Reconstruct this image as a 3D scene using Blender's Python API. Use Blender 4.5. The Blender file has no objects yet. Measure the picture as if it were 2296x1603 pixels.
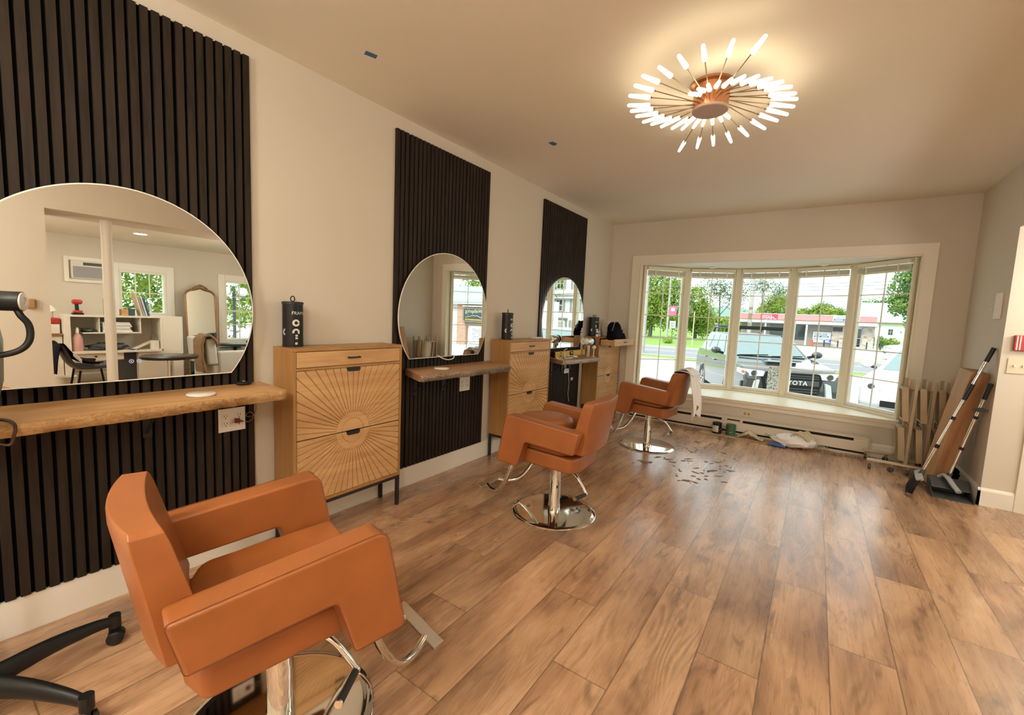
import bpy, bmesh, math, random
from mathutils import Vector, Matrix, noise as mnoise
random.seed(7)
PI = math.pi
sc = bpy.context.scene
COL = sc.collection
OFF = {}

def srgb(r, g, b):
    def f(c):
        c /= 255.0
        return c / 12.92 if c <= 0.04045 else ((c + 0.055) / 1.055) ** 2.4
    return (f(r), f(g), f(b), 1.0)

# ------------------------------------------------------------------ materials
class NT:
    def __init__(s, name):
        s.mat = bpy.data.materials.new(name); s.mat.use_nodes = True
        s.t = s.mat.node_tree; s.t.nodes.clear()
        s.out = s.n('ShaderNodeOutputMaterial')
    def n(s, typ, **kw):
        nd = s.t.nodes.new(typ)
        for k, v in kw.items(): setattr(nd, k, v)
        return nd
    def l(s, a, b): s.t.links.new(a, b)
    def m(s, op, a, b=None, c=None):
        nd = s.n('ShaderNodeMath', operation=op)
        for i, v in enumerate((a, b, c)):
            if v is None: continue
            if isinstance(v, (int, float)): nd.inputs[i].default_value = v
            else: s.l(v, nd.inputs[i])
        return nd.outputs[0]
    def ramp(s, fac, stops):
        r = s.n('ShaderNodeValToRGB'); el = r.color_ramp.elements
        while len(el) > 1: el.remove(el[-1])
        el[0].position = stops[0][0]; el[0].color = stops[0][1]
        for p, c in stops[1:]:
            e = el.new(p); e.color = c
        s.l(fac, r.inputs[0]); return r.outputs[0]
    def mix(s, fac, a, b, blend='MIX'):
        nd = s.n('ShaderNodeMix', data_type='RGBA', blend_type=blend)
        for i, v in ((0, fac), (6, a), (7, b)):
            if isinstance(v, (int, float)): nd.inputs[i].default_value = v
            elif isinstance(v, tuple): nd.inputs[i].default_value = v
            else: s.l(v, nd.inputs[i])
        return nd.outputs[2]
    def noise(s, vec, scale, detail=3, rough=0.55, dist=0.0):
        nd = s.n('ShaderNodeTexNoise'); nd.inputs['Scale'].default_value = scale
        nd.inputs['Detail'].default_value = detail; nd.inputs['Roughness'].default_value = rough
        nd.inputs['Distortion'].default_value = dist
        s.l(vec, nd.inputs['Vector']); return nd.outputs['Fac']
    def obj(s, scale=(1, 1, 1), loc=(0, 0, 0), rot=(0, 0, 0)):
        tc = s.n('ShaderNodeTexCoord'); mp = s.n('ShaderNodeMapping')
        mp.inputs['Scale'].default_value = scale; mp.inputs['Location'].default_value = loc; mp.inputs['Rotation'].default_value = rot
        s.l(tc.outputs['Object'], mp.inputs[0]); return mp.outputs[0]
    def bsdf(s, col, rough=0.5, metal=0.0, spec=0.5, bump=None, bstr=0.1, bdist=0.01, **kw):
        b = s.n('ShaderNodeBsdfPrincipled')
        for k, v in (('Base Color', col), ('Roughness', rough), ('Metallic', metal), ('Specular IOR Level', spec)):
            if isinstance(v, (int, float, tuple)): b.inputs[k].default_value = v
            else: s.l(v, b.inputs[k])
        for k, v in kw.items(): b.inputs[k.replace('_', ' ')].default_value = v
        if bump is not None:
            bn = s.n('ShaderNodeBump'); bn.inputs['Strength'].default_value = bstr; bn.inputs['Distance'].default_value = bdist
            s.l(bump, bn.inputs['Height']); s.l(bn.outputs[0], b.inputs['Normal'])
        s.l(b.outputs[0], s.out.inputs[0]); return b

def dk(c, k): return (c[0] * k, c[1] * k, c[2] * k, 1)

def plain(name, col, rough=0.5, metal=0.0, vary=0.12, scale=6.0, spec=0.5, bump=0.0, bscale=60.0, **kw):
    t = NT(name); v = t.obj()
    n = t.noise(v, scale)
    c = t.mix(n, dk(col, 1 - vary), dk(col, 1 + vary))
    h = t.noise(v, bscale, 4) if bump else None
    t.bsdf(c, rough, metal, spec, h, bump, 0.004, **kw)
    return t.mat

def glow(name, col, strength):
    t = NT(name); v = t.obj(); n = t.noise(v, 20)
    e = t.n('ShaderNodeEmission'); c = t.mix(n, dk(col, 0.93), col)
    t.l(c, e.inputs[0]); e.inputs[1].default_value = strength
    t.l(e.outputs[0], t.out.inputs[0]); return t.mat

def wood(name, c1, c2, axis=1, scale=9.0, stretch=14.0, rough=0.45, dark=None, bump=0.05, spec=0.4):
    t = NT(name)
    s = [scale] * 3; s[axis] = scale / stretch
    v = t.obj(tuple(s)); g = t.noise(v, 1.0, 5, 0.6, 0.6)
    s2 = [70.0] * 3; s2[axis] = 2.2
    f = t.noise(t.obj(tuple(s2)), 1.0, 3)
    k = t.m('ADD', t.m('MULTIPLY', g, 0.75), t.m('MULTIPLY', f, 0.25))
    stops = [(0.32, c2), (0.62, c1)]
    if dark: stops = [(0.25, dark)] + stops
    t.bsdf(t.ramp(k, stops), rough, 0, spec, f, bump, 0.002)
    return t.mat

def floor_mat():
    t = NT('oak_plank_floor')
    geo = t.n('ShaderNodeNewGeometry'); sp = t.n('ShaderNodeSeparateXYZ'); t.l(geo.outputs['Position'], sp.inputs[0])
    x, y = sp.outputs[0], sp.outputs[1]
    u = t.m('DIVIDE', t.m('SUBTRACT', x, 2.1745), 0.2196)
    k = t.m('FLOOR', u); fu = t.m('SUBTRACT', u, k)
    w = t.m('DIVIDE', t.m('ADD', t.m('SUBTRACT', y, 0.60), t.m('MULTIPLY', k, 0.3985)), 1.196)
    j = t.m('FLOOR', w); fw = t.m('SUBTRACT', w, j)
    idv = t.n('ShaderNodeCombineXYZ'); t.l(k, idv.inputs[0]); t.l(j, idv.inputs[1])
    wn = t.n('ShaderNodeTexWhiteNoise', noise_dimensions='2D'); t.l(idv.outputs[0], wn.inputs[0])
    wnv = wn.outputs['Value']; wnc = t.n('ShaderNodeSeparateColor'); t.l(wn.outputs['Color'], wnc.inputs[0])
    # per plank shifted coordinates
    def coords(sx, sy):
        c = t.n('ShaderNodeCombineXYZ')
        t.l(t.m('ADD', t.m('MULTIPLY', x, sx), t.m('MULTIPLY', wnc.outputs[0], 37.0)), c.inputs[0])
        t.l(t.m('ADD', t.m('MULTIPLY', y, sy), t.m('MULTIPLY', wnc.outputs[1], 53.0)), c.inputs[1])
        return c.outputs[0]
    broad = t.noise(coords(4.0, 1.1), 1.0, 4, 0.6, 0.8)
    grain = t.noise(coords(38.0, 2.4), 1.0, 5, 0.65, 0.4)
    fine = t.noise(coords(160.0, 6.0), 1.0, 3, 0.6)
    ringc = t.noise(coords(6.0, 0.9), 1.0, 1, 0.4, 0.3)
    rings = t.m('SINE', t.m('MULTIPLY', ringc, 170.0))
    ringm = t.m('MULTIPLY', t.ramp(t.noise(coords(5.0, 1.5), 1.0, 2), [(0.52, (0, 0, 0, 1)), (0.63, (1, 1, 1, 1))]), t.m('MULTIPLY', t.m('ADD', rings, 1.0), 0.5))
    knot = t.ramp(t.noise(coords(11.0, 3.2), 1.0, 3, 0.6, 1.2), [(0.58, (0, 0, 0, 1)), (0.74, (1, 1, 1, 1))])
    base = t.ramp(t.m('ADD', t.m('MULTIPLY', broad, 0.74), t.m('MULTIPLY', grain, 0.26)),
                  [(0.27, srgb(104, 76, 56)), (0.42, srgb(160, 122, 92)), (0.56, srgb(198, 158, 122)), (0.74, srgb(222, 188, 154))])
    c = t.mix(t.m('MULTIPLY', ringm, 0.50), base, srgb(118, 84, 60))
    c = t.mix(t.m('MULTIPLY', knot, 0.75), c, srgb(84, 60, 46))
    tone = t.ramp(wnv, [(0.0, (0.80, 0.80, 0.80, 1)), (0.5, (0.98, 0.97, 0.96, 1)), (1.0, (1.10, 1.09, 1.08, 1))])
    c = t.mix(1.0, c, tone, 'MULTIPLY')
    c = t.mix(t.m('MULTIPLY', t.ramp(fine, [(0.36, (1, 1, 1, 1)), (0.48, (0, 0, 0, 1))]), 0.22), c, srgb(110, 78, 54))
    # seams
    e1 = t.m('MINIMUM', fu, t.m('SUBTRACT', 1.0, fu)); e2 = t.m('MINIMUM', fw, t.m('SUBTRACT', 1.0, fw))
    seam = t.m('MAXIMUM', t.m('LESS_THAN', e1, 0.0105), t.m('LESS_THAN', e2, 0.0021))
    c = t.mix(t.m('MULTIPLY', seam, 0.62), c, srgb(62, 44, 32))
    h = t.m('SUBTRACT', t.m('ADD', t.m('MULTIPLY', grain, 0.5), t.m('MULTIPLY', fine, 0.3)), t.m('MULTIPLY', seam, 1.2))
    r = t.m('ADD', 0.20, t.m('MULTIPLY', grain, 0.16))
    t.bsdf(c, r, 0, 1.0, h, 0.08, 0.002, Coat_Weight=0.25, Coat_Roughness=0.16)
    return t.mat

def leaf_mat(name, c1, c2, scale=0.9):
    t = NT(name)
    geo = t.n('ShaderNodeNewGeometry')
    n = t.noise(geo.outputs['Position'], scale, 4, 0.7)
    c = t.ramp(n, [(0.33, c1), (0.66, c2)])
    d = t.n('ShaderNodeBsdfDiffuse'); tr = t.n('ShaderNodeBsdfTranslucent'); mx = t.n('ShaderNodeMixShader')
    t.l(c, d.inputs[0]); t.l(c, tr.inputs[0]); mx.inputs[0].default_value = 0.35
    t.l(d.outputs[0], mx.inputs[1]); t.l(tr.outputs[0], mx.inputs[2]); t.l(mx.outputs[0], t.out.inputs[0])
    return t.mat

def glass_mat(name, tint=(0.97, 1.0, 0.985, 1), refl=1.0):
    t = NT(name)
    v = t.obj(); n = t.noise(v, 0.7)
    tr = t.n('ShaderNodeBsdfTransparent'); gl = t.n('ShaderNodeBsdfGlossy'); mx = t.n('ShaderNodeMixShader')
    t.l(t.mix(n, tint, dk(tint, 0.985)), tr.inputs[0]); gl.inputs['Roughness'].default_value = 0.0
    fr = t.n('ShaderNodeFresnel'); fr.inputs[0].default_value = 1.35
    geo = t.n('ShaderNodeNewGeometry'); t.l(t.m('MULTIPLY', t.m('MULTIPLY', fr.outputs[0], refl), t.m('SUBTRACT', 1.0, geo.outputs['Backfacing'])), mx.inputs[0]); t.l(tr.outputs[0], mx.inputs[1]); t.l(gl.outputs[0], mx.inputs[2])
    t.l(mx.outputs[0], t.out.inputs[0]); return t.mat

BULB, LENS, FILL_GLOBE, WORLD, SUN = 5.5, 230.0, 62.0, 2.0, 3.4
WALLC = (0.66, 0.605, 0.52, 1)
M = {}
M['wall'] = plain('wall_paint', WALLC, 0.75, vary=0.025, scale=1.5, spec=0.2, bump=0.04, bscale=220)
M['ceil'] = plain('ceiling_paint', (0.82, 0.765, 0.66, 1), 0.85, vary=0.03, scale=1.2, spec=0.15, bump=0.05, bscale=160)
M['trim'] = plain('white_trim_paint', (0.84, 0.81, 0.74, 1), 0.4, vary=0.03, scale=3)
M['trimwarm'] = plain('cream_trim_paint', (0.83, 0.78, 0.68, 1), 0.45, vary=0.03, scale=3)
M['cream'] = plain('cream_window_wood', (0.78, 0.72, 0.56, 1), 0.4, vary=0.05, scale=5)
M['floor'] = floor_mat()
M['slat'] = wood('charcoal_slat_veneer', (0.031, 0.021, 0.015, 1), (0.013, 0.009, 0.007, 1), 2, 30, 10, 0.62, spec=0.22)
M['felt'] = plain('black_felt', (0.004, 0.004, 0.004, 1), 0.95, vary=0.3, scale=200, spec=0.05)
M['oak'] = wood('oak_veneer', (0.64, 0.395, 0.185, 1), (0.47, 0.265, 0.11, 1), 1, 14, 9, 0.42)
M['oak_shaded'] = wood('oak_upright_shaded', (0.42, 0.23, 0.08, 1), (0.30, 0.145, 0.045, 1), 2, 14, 9, 0.42)  # upright-grain oak, darkened for the shade on the cabinet sides
M['oakdark'] = wood('oak_edge', (0.50, 0.28, 0.12, 1), (0.36, 0.19, 0.07, 1), 1, 16, 8, 0.45)
M['slab'] = wood('live_edge_slab', (0.56, 0.325, 0.145, 1), (0.34, 0.175, 0.065, 1), 1, 9, 9, 0.36, dark=(0.17, 0.08, 0.03, 1))
M['slab2'] = wood('live_edge_slab_brown', (0.40, 0.215, 0.105, 1), (0.30, 0.15, 0.07, 1), 1, 9, 9, 0.4, dark=(0.19, 0.09, 0.04, 1))
def bark(name, c1, c2, c3):
    t = NT(name); v = t.obj((1, 0.5, 1)); n = t.noise(v, 60, 5, 0.7, 1.5); n2 = t.noise(v, 7, 3)
    c = t.ramp(t.m('ADD', t.m('MULTIPLY', n, 0.6), t.m('MULTIPLY', n2, 0.4)), [(0.36, c1), (0.5, c2), (0.64, c3)])
    t.bsdf(c, 0.7, 0, 0.3, n, 0.6, 0.006); return t.mat
M['bark1'] = bark('raw_tan_edge', (0.20, 0.10, 0.035, 1), (0.42, 0.24, 0.10, 1), (0.60, 0.38, 0.18, 1))
M['bark2'] = bark('grey_bark_edge', (0.06, 0.045, 0.035, 1), (0.22, 0.16, 0.11, 1), (0.42, 0.34, 0.26, 1))
M['bark3'] = bark('pale_bark_edge', (0.20, 0.17, 0.15, 1), (0.42, 0.38, 0.34, 1), (0.66, 0.60, 0.54, 1))
M['leather'] = plain('cognac_leather', (0.315, 0.102, 0.027, 1), 0.38, vary=0.30, scale=6, spec=0.5, bump=0.10, bscale=420)
M['seam'] = plain('leather_seam', (0.20, 0.055, 0.013, 1), 0.6)
M['chrome'] = plain('polished_chrome', (0.80, 0.78, 0.74, 1), 0.06, 1.0, vary=0.02)
M['steel'] = plain('brushed_steel', (0.62, 0.60, 0.57, 1), 0.25, 1.0, vary=0.05)
M['black'] = plain('black_plastic', (0.010, 0.010, 0.010, 1), 0.42, spec=0.3)
M['blackmat'] = plain('black_metal', (0.010, 0.009, 0.009, 1), 0.5)
M['rubber'] = plain('rubber', (0.02, 0.02, 0.022, 1), 0.7)
M['white'] = plain('white_plastic', (0.82, 0.80, 0.75, 1), 0.35, vary=0.03)
M['marble'] = plain('white_marble', (0.84, 0.80, 0.72, 1), 0.3, vary=0.08, scale=14)
M['copper'] = plain('rose_copper', (0.62, 0.30, 0.17, 1), 0.32, 1.0, vary=0.05)
M['taupe'] = plain('taupe_cap', (0.50, 0.36, 0.29, 1), 0.5)
M['bronze'] = plain('bronze_rod', (0.40, 0.26, 0.14, 1), 0.3, 1.0)
M['bulb'] = glow('warm_bulb', (1.0, 0.83, 0.56, 1), BULB)
M['lens'] = glow('downlight_lens', (1.0, 0.92, 0.77, 1), LENS)
M['led'] = glow('mirror_led', (0.95, 0.95, 1.0, 1), 7.0)
M['ledbtn'] = glow('touch_button_light', (0.80, 0.78, 1.0, 1), 0.6)
def mirror_mat():
    t = NT('silvered_mirror'); v = t.obj(); n = t.noise(v, 0.5); g = t.n('ShaderNodeBsdfGlossy')
    t.l(t.mix(n, (0.93, 0.945, 0.92, 1), (0.94, 0.95, 0.93, 1)), g.inputs[0]); g.inputs['Roughness'].default_value = 0.0
    t.l(g.outputs[0], t.out.inputs[0]); return t.mat
M['mirror'] = mirror_mat()
M['glass'] = glass_mat('window_glass', refl=0.15)
M['clear'] = glass_mat('clear_plastic', (0.93, 0.94, 0.93, 1), 1.6)
M['brass'] = plain('antique_brass', (0.36, 0.27, 0.165, 1), 0.42, 0.35, vary=0.12, scale=12)
M['brasspale'] = plain('pale_brass', (0.58, 0.49, 0.345, 1), 0.42, 0.2, vary=0.08)
M['bark_board'] = wood('brown_board', (0.34, 0.17, 0.075, 1), (0.24, 0.11, 0.045, 1), 2, 12, 8, 0.5)
M['board_face'] = wood('tan_board', (0.50, 0.32, 0.16, 1), (0.38, 0.22, 0.10, 1), 2, 12, 8, 0.5)  # tan wood; also lays the lit side onto the leaning board
M['cloth'] = plain('white_cotton', (0.86, 0.86, 0.86, 1), 0.9, vary=0.05, scale=20, spec=0.1, bump=0.2, bscale=300)
M['beigecloth'] = plain('beige_cloth', (0.62, 0.53, 0.38, 1), 0.9, vary=0.15, scale=20, spec=0.1)
M['darkcloth'] = plain('black_cloth', (0.008, 0.007, 0.012, 1), 0.9, vary=0.3, scale=15, spec=0.1)
M['cardboard'] = plain('cardboard', (0.50, 0.36, 0.22, 1), 0.85, vary=0.08)
M['tape'] = plain('blue_masking_tape', (0.06, 0.15, 0.30, 1), 0.7)
M['red'] = plain('red_plastic', (0.42, 0.03, 0.03, 1), 0.4)
M['yellow'] = plain('yellow_paint', (0.75, 0.50, 0.04, 1), 0.4)
M['blue'] = plain('blue_packaging', (0.04, 0.10, 0.34, 1), 0.4)
M['green'] = plain('green_can', (0.05, 0.13, 0.06, 1), 0.35)
M['grey'] = plain('grey_plastic', (0.30, 0.31, 0.31, 1), 0.45)
M['dgrey'] = plain('dark_grey_plastic', (0.055, 0.058, 0.06, 1), 0.45)
M['silver'] = plain('silver_print', (0.70, 0.68, 0.66, 1), 0.35, 0.4)
M['ivory'] = plain('ivory_plastic', (0.70, 0.62, 0.47, 1), 0.4, vary=0.03)
M['heater'] = plain('heater_enamel', (0.72, 0.64, 0.53, 1), 0.4, vary=0.03)
M['slot'] = plain('dark_slot', (0.010, 0.008, 0.007, 1), 0.9)
M['maroon'] = plain('dark_red_plug', (0.16, 0.012, 0.012, 1), 0.45)
M['bark_cable'] = plain('dark_brown_cable', (0.05, 0.018, 0.012, 1), 0.5)
M['hair'] = plain('hair_clippings', (0.25, 0.17, 0.11, 1), 0.9, vary=0.3, scale=30)
M['hood'] = plain('grey_green_hood', (0.22, 0.25, 0.22, 1), 0.25)

# ------------------------------------------------------------------ mesh builder
class MB:
    def __init__(s): s.v = []; s.f = []; s.mi = []; s.cur = 0
    def mat(s, i): s.cur = i; return s
    def add(s, vs, fs):
        b = len(s.v); s.v += [tuple(p) for p in vs]
        for f in fs: s.f.append(tuple(b + i for i in f)); s.mi.append(s.cur)
        return s
    def box(s, x0, x1, y0, y1, z0, z1):
        vs = [(x, y, z) for z in (z0, z1) for y in (y0, y1) for x in (x0, x1)]
        return s.add(vs, [(0, 2, 3, 1), (4, 5, 7, 6), (0, 1, 5, 4), (2, 6, 7, 3), (0, 4, 6, 2), (1, 3, 7, 5)])
    def obox(s, c, u, v, w):
        c, u, v, w = Vector(c), Vector(u), Vector(v), Vector(w)
        vs = [c + a * u + b * v + d * w for d in (-1, 1) for b in (-1, 1) for a in (-1, 1)]
        return s.add(vs, [(0, 2, 3, 1), (4, 5, 7, 6), (0, 1, 5, 4), (2, 6, 7, 3), (0, 4, 6, 2), (1, 3, 7, 5)])
    def bar(s, p, q, w, h, up=(0, 0, 1)):
        p, q, up = Vector(p), Vector(q), Vector(up)
        d = (q - p); L = d.length; d.normalize()
        sd = d.cross(up)
        if sd.length < 1e-4: sd = d.cross(Vector((1, 0, 0)))
        sd.normalize(); u2 = sd.cross(d)
        return s.obox((p + q) / 2, d * L / 2, sd * w / 2, u2 * h / 2)
    def tube(s, pts, r, n=10, cap=True, sx=1.0):
        pts = [Vector(p) for p in pts]; N = len(pts)
        rs = [r] * N if isinstance(r, (int, float)) else list(r)
        d0 = (pts[1] - pts[0]).normalized()
        up = Vector((0, 0, 1)) if abs(d0.z) < 0.9 else Vector((1, 0, 0))
        a = d0.cross(up).normalized(); vs = []
        for i in range(N):
            if i == 0: d = d0
            elif i == N - 1: d = (pts[i] - pts[i - 1]).normalized()
            else:
                d = ((pts[i + 1] - pts[i]).normalized() + (pts[i] - pts[i - 1]).normalized())
                d = d.normalized() if d.length > 1e-6 else (pts[i] - pts[i - 1]).normalized()
            a = (a - d * a.dot(d)).normalized(); b = d.cross(a)
            for k in range(n):
                t = 2 * PI * k / n
                vs.append(pts[i] + a * (math.cos(t) * rs[i] * sx) + b * (math.sin(t) * rs[i]))
        fs = [(i * n + k, i * n + (k + 1) % n, (i + 1) * n + (k + 1) % n, (i + 1) * n + k) for i in range(N - 1) for k in range(n)]
        if cap: fs += [tuple(reversed(range(n))), tuple(range((N - 1) * n, N * n))]
        return s.add(vs, fs)
    def lathe(s, prof, o=(0, 0, 0), ax=(0, 0, 1), n=32, a0=0.0, a1=2 * PI, cap=True, loop=False):
        o = Vector(o); ax = Vector(ax).normalized()
        u = ax.orthogonal().normalized() if abs(ax.z) < 0.999 else Vector((1, 0, 0)); w = ax.cross(u)
        full = abs(a1 - a0 - 2 * PI) < 1e-6; m = n if full else n + 1; vs = []
        for (r, z) in prof:
            for k in range(m):
                t = a0 + (a1 - a0) * k / n
                vs.append(o + ax * z + u * (r * math.cos(t)) + w * (r * math.sin(t)))
        fs = []
        for i in range(len(prof) - 1):
            for k in range(n):
                k2 = (k + 1) % m
                fs.append((i * m + k, i * m + k2, (i + 1) * m + k2, (i + 1) * m + k))
        if loop: fs += [((len(prof) - 1) * m + k, (len(prof) - 1) * m + (k + 1) % m, (k + 1) % m, k) for k in range(n)]
        elif full and cap:
            if prof[0][0] > 1e-6: fs.append(tuple(reversed(range(m))))
            if prof[-1][0] > 1e-6: fs.append(tuple(range((len(prof) - 1) * m, len(prof) * m)))
        return s.add(vs, fs)
    def cyl(s, o, r, h, ax=(0, 0, 1), n=32): return s.lathe([(r, 0), (r, h)], o, ax, n)
    def sphere(s, c, r, n=16, sq=(1, 1, 1)):
        vs = []; m = n // 2
        for i in range(m + 1):
            t = PI * i / m
            for k in range(n):
                p = 2 * PI * k / n
                vs.append((c[0] + r * sq[0] * math.sin(t) * math.cos(p), c[1] + r * sq[1] * math.sin(t) * math.sin(p), c[2] + r * sq[2] * math.cos(t)))
        return s.add(vs, [(i * n + k, (i + 1) * n + k, (i + 1) * n + (k + 1) % n, i * n + (k + 1) % n) for i in range(m) for k in range(n)])
    def prism(s, poly, a, b, fn):
        """poly: 2-D points; fn(p, q, t) -> 3-D; a, b the two extrusion values"""
        n = len(poly); vs = [fn(p, q, a) for p, q in poly] + [fn(p, q, b) for p, q in poly]
        return s.add(vs, [tuple(reversed(range(n))), tuple(range(n, 2 * n))] + [(i, (i + 1) % n, n + (i + 1) % n, n + i) for i in range(n)])
    def grid(s, fn, nu, nv, closeu=False):
        vs = [fn(i / nu, j / nv) for j in range(nv + 1) for i in range(nu + 1)]
        return s.add(vs, [(j * (nu + 1) + i, j * (nu + 1) + i + 1, (j + 1) * (nu + 1) + i + 1, (j + 1) * (nu + 1) + i) for j in range(nv) for i in range(nu)])
    def build(s, name, mats, parent=None, smooth=None, bevel=None, solid=None, sub=0):
        me = bpy.data.meshes.new(name)
        off = OFF.get(parent.name, Vector()) if parent else Vector()
        me.from_pydata([tuple(Vector(p) - off) for p in s.v], [], s.f)
        if not isinstance(mats, (list, tuple)): mats = [mats]
        for m in mats: me.materials.append(M[m] if isinstance(m, str) else m)
        for p, i in zip(me.polygons, s.mi): p.material_index = min(i, len(mats) - 1)
        bm = bmesh.new(); bm.from_mesh(me); bmesh.ops.recalc_face_normals(bm, faces=bm.faces); bm.to_mesh(me); bm.free()
        o = bpy.data.objects.new(name, me); COL.objects.link(o)
        if parent:
            o.parent = parent; OFF[o.name] = off
        if smooth:
            for p in me.polygons: p.use_smooth = True
            if smooth < 179: me.set_sharp_from_angle(angle=math.radians(smooth))
        if solid:
            md = o.modifiers.new('solid', 'SOLIDIFY'); md.thickness = solid; md.offset = 0
        if sub:
            md = o.modifiers.new('sub', 'SUBSURF'); md.levels = sub; md.render_levels = sub
        if bevel:
            md = o.modifiers.new('bevel', 'BEVEL'); md.width = bevel[0]; md.segments = bevel[1]
            md.limit_method = 'ANGLE'; md.angle_limit = math.radians(bevel[2] if len(bevel) > 2 else 35); md.harden_normals = True
            for p in me.polygons: p.use_smooth = True
        return o

def tag(o, label, cat, group=None, kind=None):
    o['label'] = label; o['category'] = cat
    if group: o['group'] = group
    if kind: o['kind'] = kind
    return o

def thing(name, label, cat, loc=(0, 0, 0), rz=0.0, group=None, world=True):
    """an Empty at the thing's base; world=True: its parts are written in room coordinates"""
    o = bpy.data.objects.new(name, None); COL.objects.link(o)
    o.empty_display_size = 0.1
    o.location = loc; o.rotation_euler = (0, 0, rz)
    OFF[o.name] = Vector(loc) if world else Vector()
    return tag(o, label, cat, group)

def structure(o): o['kind'] = 'structure'; return o
def struct_root(name, loc=(0, 0, 0)):
    o = bpy.data.objects.new(name, None); COL.objects.link(o); o.location = loc; OFF[o.name] = Vector(loc); o['kind'] = 'structure'
    return o

def kids(o): return list(o.children)
def dup(root, loc, rz, label, group=None):
    r = root.copy(); COL.objects.link(r); r.location = loc; r.rotation_euler = (0, 0, rz)
    r['label'] = label
    if group: r['group'] = group
    def rec(src, dst):
        for ch in kids(src):
            c = ch.copy(); COL.objects.link(c); c.parent = dst; rec(ch, c)
    rec(root, r)
    OFF[r.name] = Vector()
    return r

def text_verts(s, size, align='CENTER', ext=0.0, spacing=1.0):
    cu = bpy.data.curves.new('txt', 'FONT'); cu.body = s; cu.size = size; cu.align_x = align; cu.extrude = ext; cu.space_character = spacing
    cu.resolution_u = 3
    o = bpy.data.objects.new('txt', cu); COL.objects.link(o)
    dg = bpy.context.evaluated_depsgraph_get(); dg.update()
    me = bpy.data.meshes.new_from_object(o.evaluated_get(dg))
    vs = [tuple(v.co) for v in me.vertices]; fs = [tuple(p.vertices) for p in me.polygons]
    bpy.data.objects.remove(o); bpy.data.curves.remove(cu); bpy.data.meshes.remove(me)
    return vs, fs
def add_text(mb, s, size, fn, **kw):
    vs, fs = text_verts(s, size, **kw); mb.add([fn(*v) for v in vs], fs)

def fillet(poly, rad, n=5):
    out = []; N = len(poly)
    for i in range(N):
        p0, p, p1 = Vector(poly[i - 1]), Vector(poly[i]), Vector(poly[(i + 1) % N])
        r = rad[i] if isinstance(rad, (list, tuple)) else rad
        if r <= 0: out.append(tuple(p)); continue
        a = (p0 - p).normalized(); b = (p1 - p).normalized()
        ang = a.angle(b); t = min(r / math.tan(ang / 2), (p0 - p).length * 0.45, (p1 - p).length * 0.45)
        q0 = p + a * t; q1 = p + b * t
        for k in range(n + 1):
            s = k / n
            out.append(tuple(q0 * (1 - s) ** 2 + p * (2 * s * (1 - s)) + q1 * s * s))
    return out
def catmull(pts, n=6):
    pts = [Vector(p) for p in pts]; out = []
    for i in range(len(pts) - 1):
        p0 = pts[max(i - 1, 0)]; p1 = pts[i]; p2 = pts[i + 1]; p3 = pts[min(i + 2, len(pts) - 1)]
        for k in range(n):
            t = k / n
            out.append(0.5 * ((2 * p1) + (p2 - p0) * t + (2 * p0 - 5 * p1 + 4 * p2 - p3) * t * t + (3 * p1 - p0 - 3 * p2 + p3) * t ** 3))
    out.append(pts[-1]); return out

# ------------------------------------------------------------------ camera
cam = bpy.data.cameras.new('camera'); camo = bpy.data.objects.new('camera', cam); COL.objects.link(camo); sc.camera = camo
R_ = Vector((0.81779721, 0.57391038, 0.04283224)); U_ = Vector((-0.09031375, 0.05447714, 0.99442228)); F_ = Vector((-0.56837588, 0.81710411, -0.09638325))
mw = Matrix.Identity(4)
for i in range(3):
    mw[i][0] = R_[i]; mw[i][1] = U_[i]; mw[i][2] = -F_[i]
mw.translation = Vector((2.4538, 0.0, 1.3211)); camo.matrix_world = mw
cam.sensor_fit = 'HORIZONTAL'; cam.sensor_width = 36.0; cam.lens = 971.7845 / 2296 * 36.0
cam.clip_start = 0.02; cam.clip_end = 2000

# ------------------------------------------------------------------ room shell
H = 2.644; YF = 5.8964; XR = 3.6194
def sbox(name, mat, *boxes):
    m = MB()
    for b in boxes: m.box(*b)
    return structure(m.build(name, mat))
sbox('floor', 'floor', (-0.12, 7.12, -2.72, 6.02, -0.12, 0.0))
sbox('ceiling', 'ceil', (-0.12, 4.15, -2.72, 6.02, H, H + 0.14), (4.15, 7.12, -2.72, 4.95, 2.25, H + 0.14))
sbox('wall_left', 'wall', (-0.12, 0.0, -2.72, 6.02, 0, H))
WX0, WX1, WZ0, WZ1 = 0.424, 3.258, 0.40, 2.085
sbox('wall_front', 'wall', (0.0, WX0, YF, 6.02, 0, H), (WX1, XR, YF, 6.02, 0, H), (WX0, WX1, YF, 6.02, 0, WZ0 - 0.04), (WX0, WX1, YF, 6.02, WZ1 + 0.04, H))
sbox('wall_right', 'wall', (XR, 3.74, 4.83, 6.02, 0, H))
sbox('wall_side', 'wall', (3.74, 7.12, 4.83, 4.95, 0, H))
sbox('wall_right_rear', 'wall', (XR, 4.15, -2.72, 0.873, 0, H))
sbox('beam', 'wall', (XR, 4.15, 0.873, 4.83, 2.134, H))
sbox('wall_back', 'wall', (-0.12, 7.12, -2.84, -2.72, 0, H))
# far wall of the side room with two window holes
A0, A1, AZ0, AZ1 = 2.16, 2.79, 1.07, 1.79
B0, B1, BZ0, BZ1 = 3.70, 4.50, 0.60, 1.75
sbox('wall_far_side', 'wall', (7.0, 7.12, -2.72, A0, 0, H), (7.0, 7.12, A0, A1, 0, AZ0), (7.0, 7.12, A0, A1, AZ1, H), (7.0, 7.12, A1, B0, 0, H),
     (7.0, 7.12, B0, B1, 0, BZ0), (7.0, 7.12, B0, B1, BZ1, H), (7.0, 7.12, B1, 4.83, 0, H))
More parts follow.
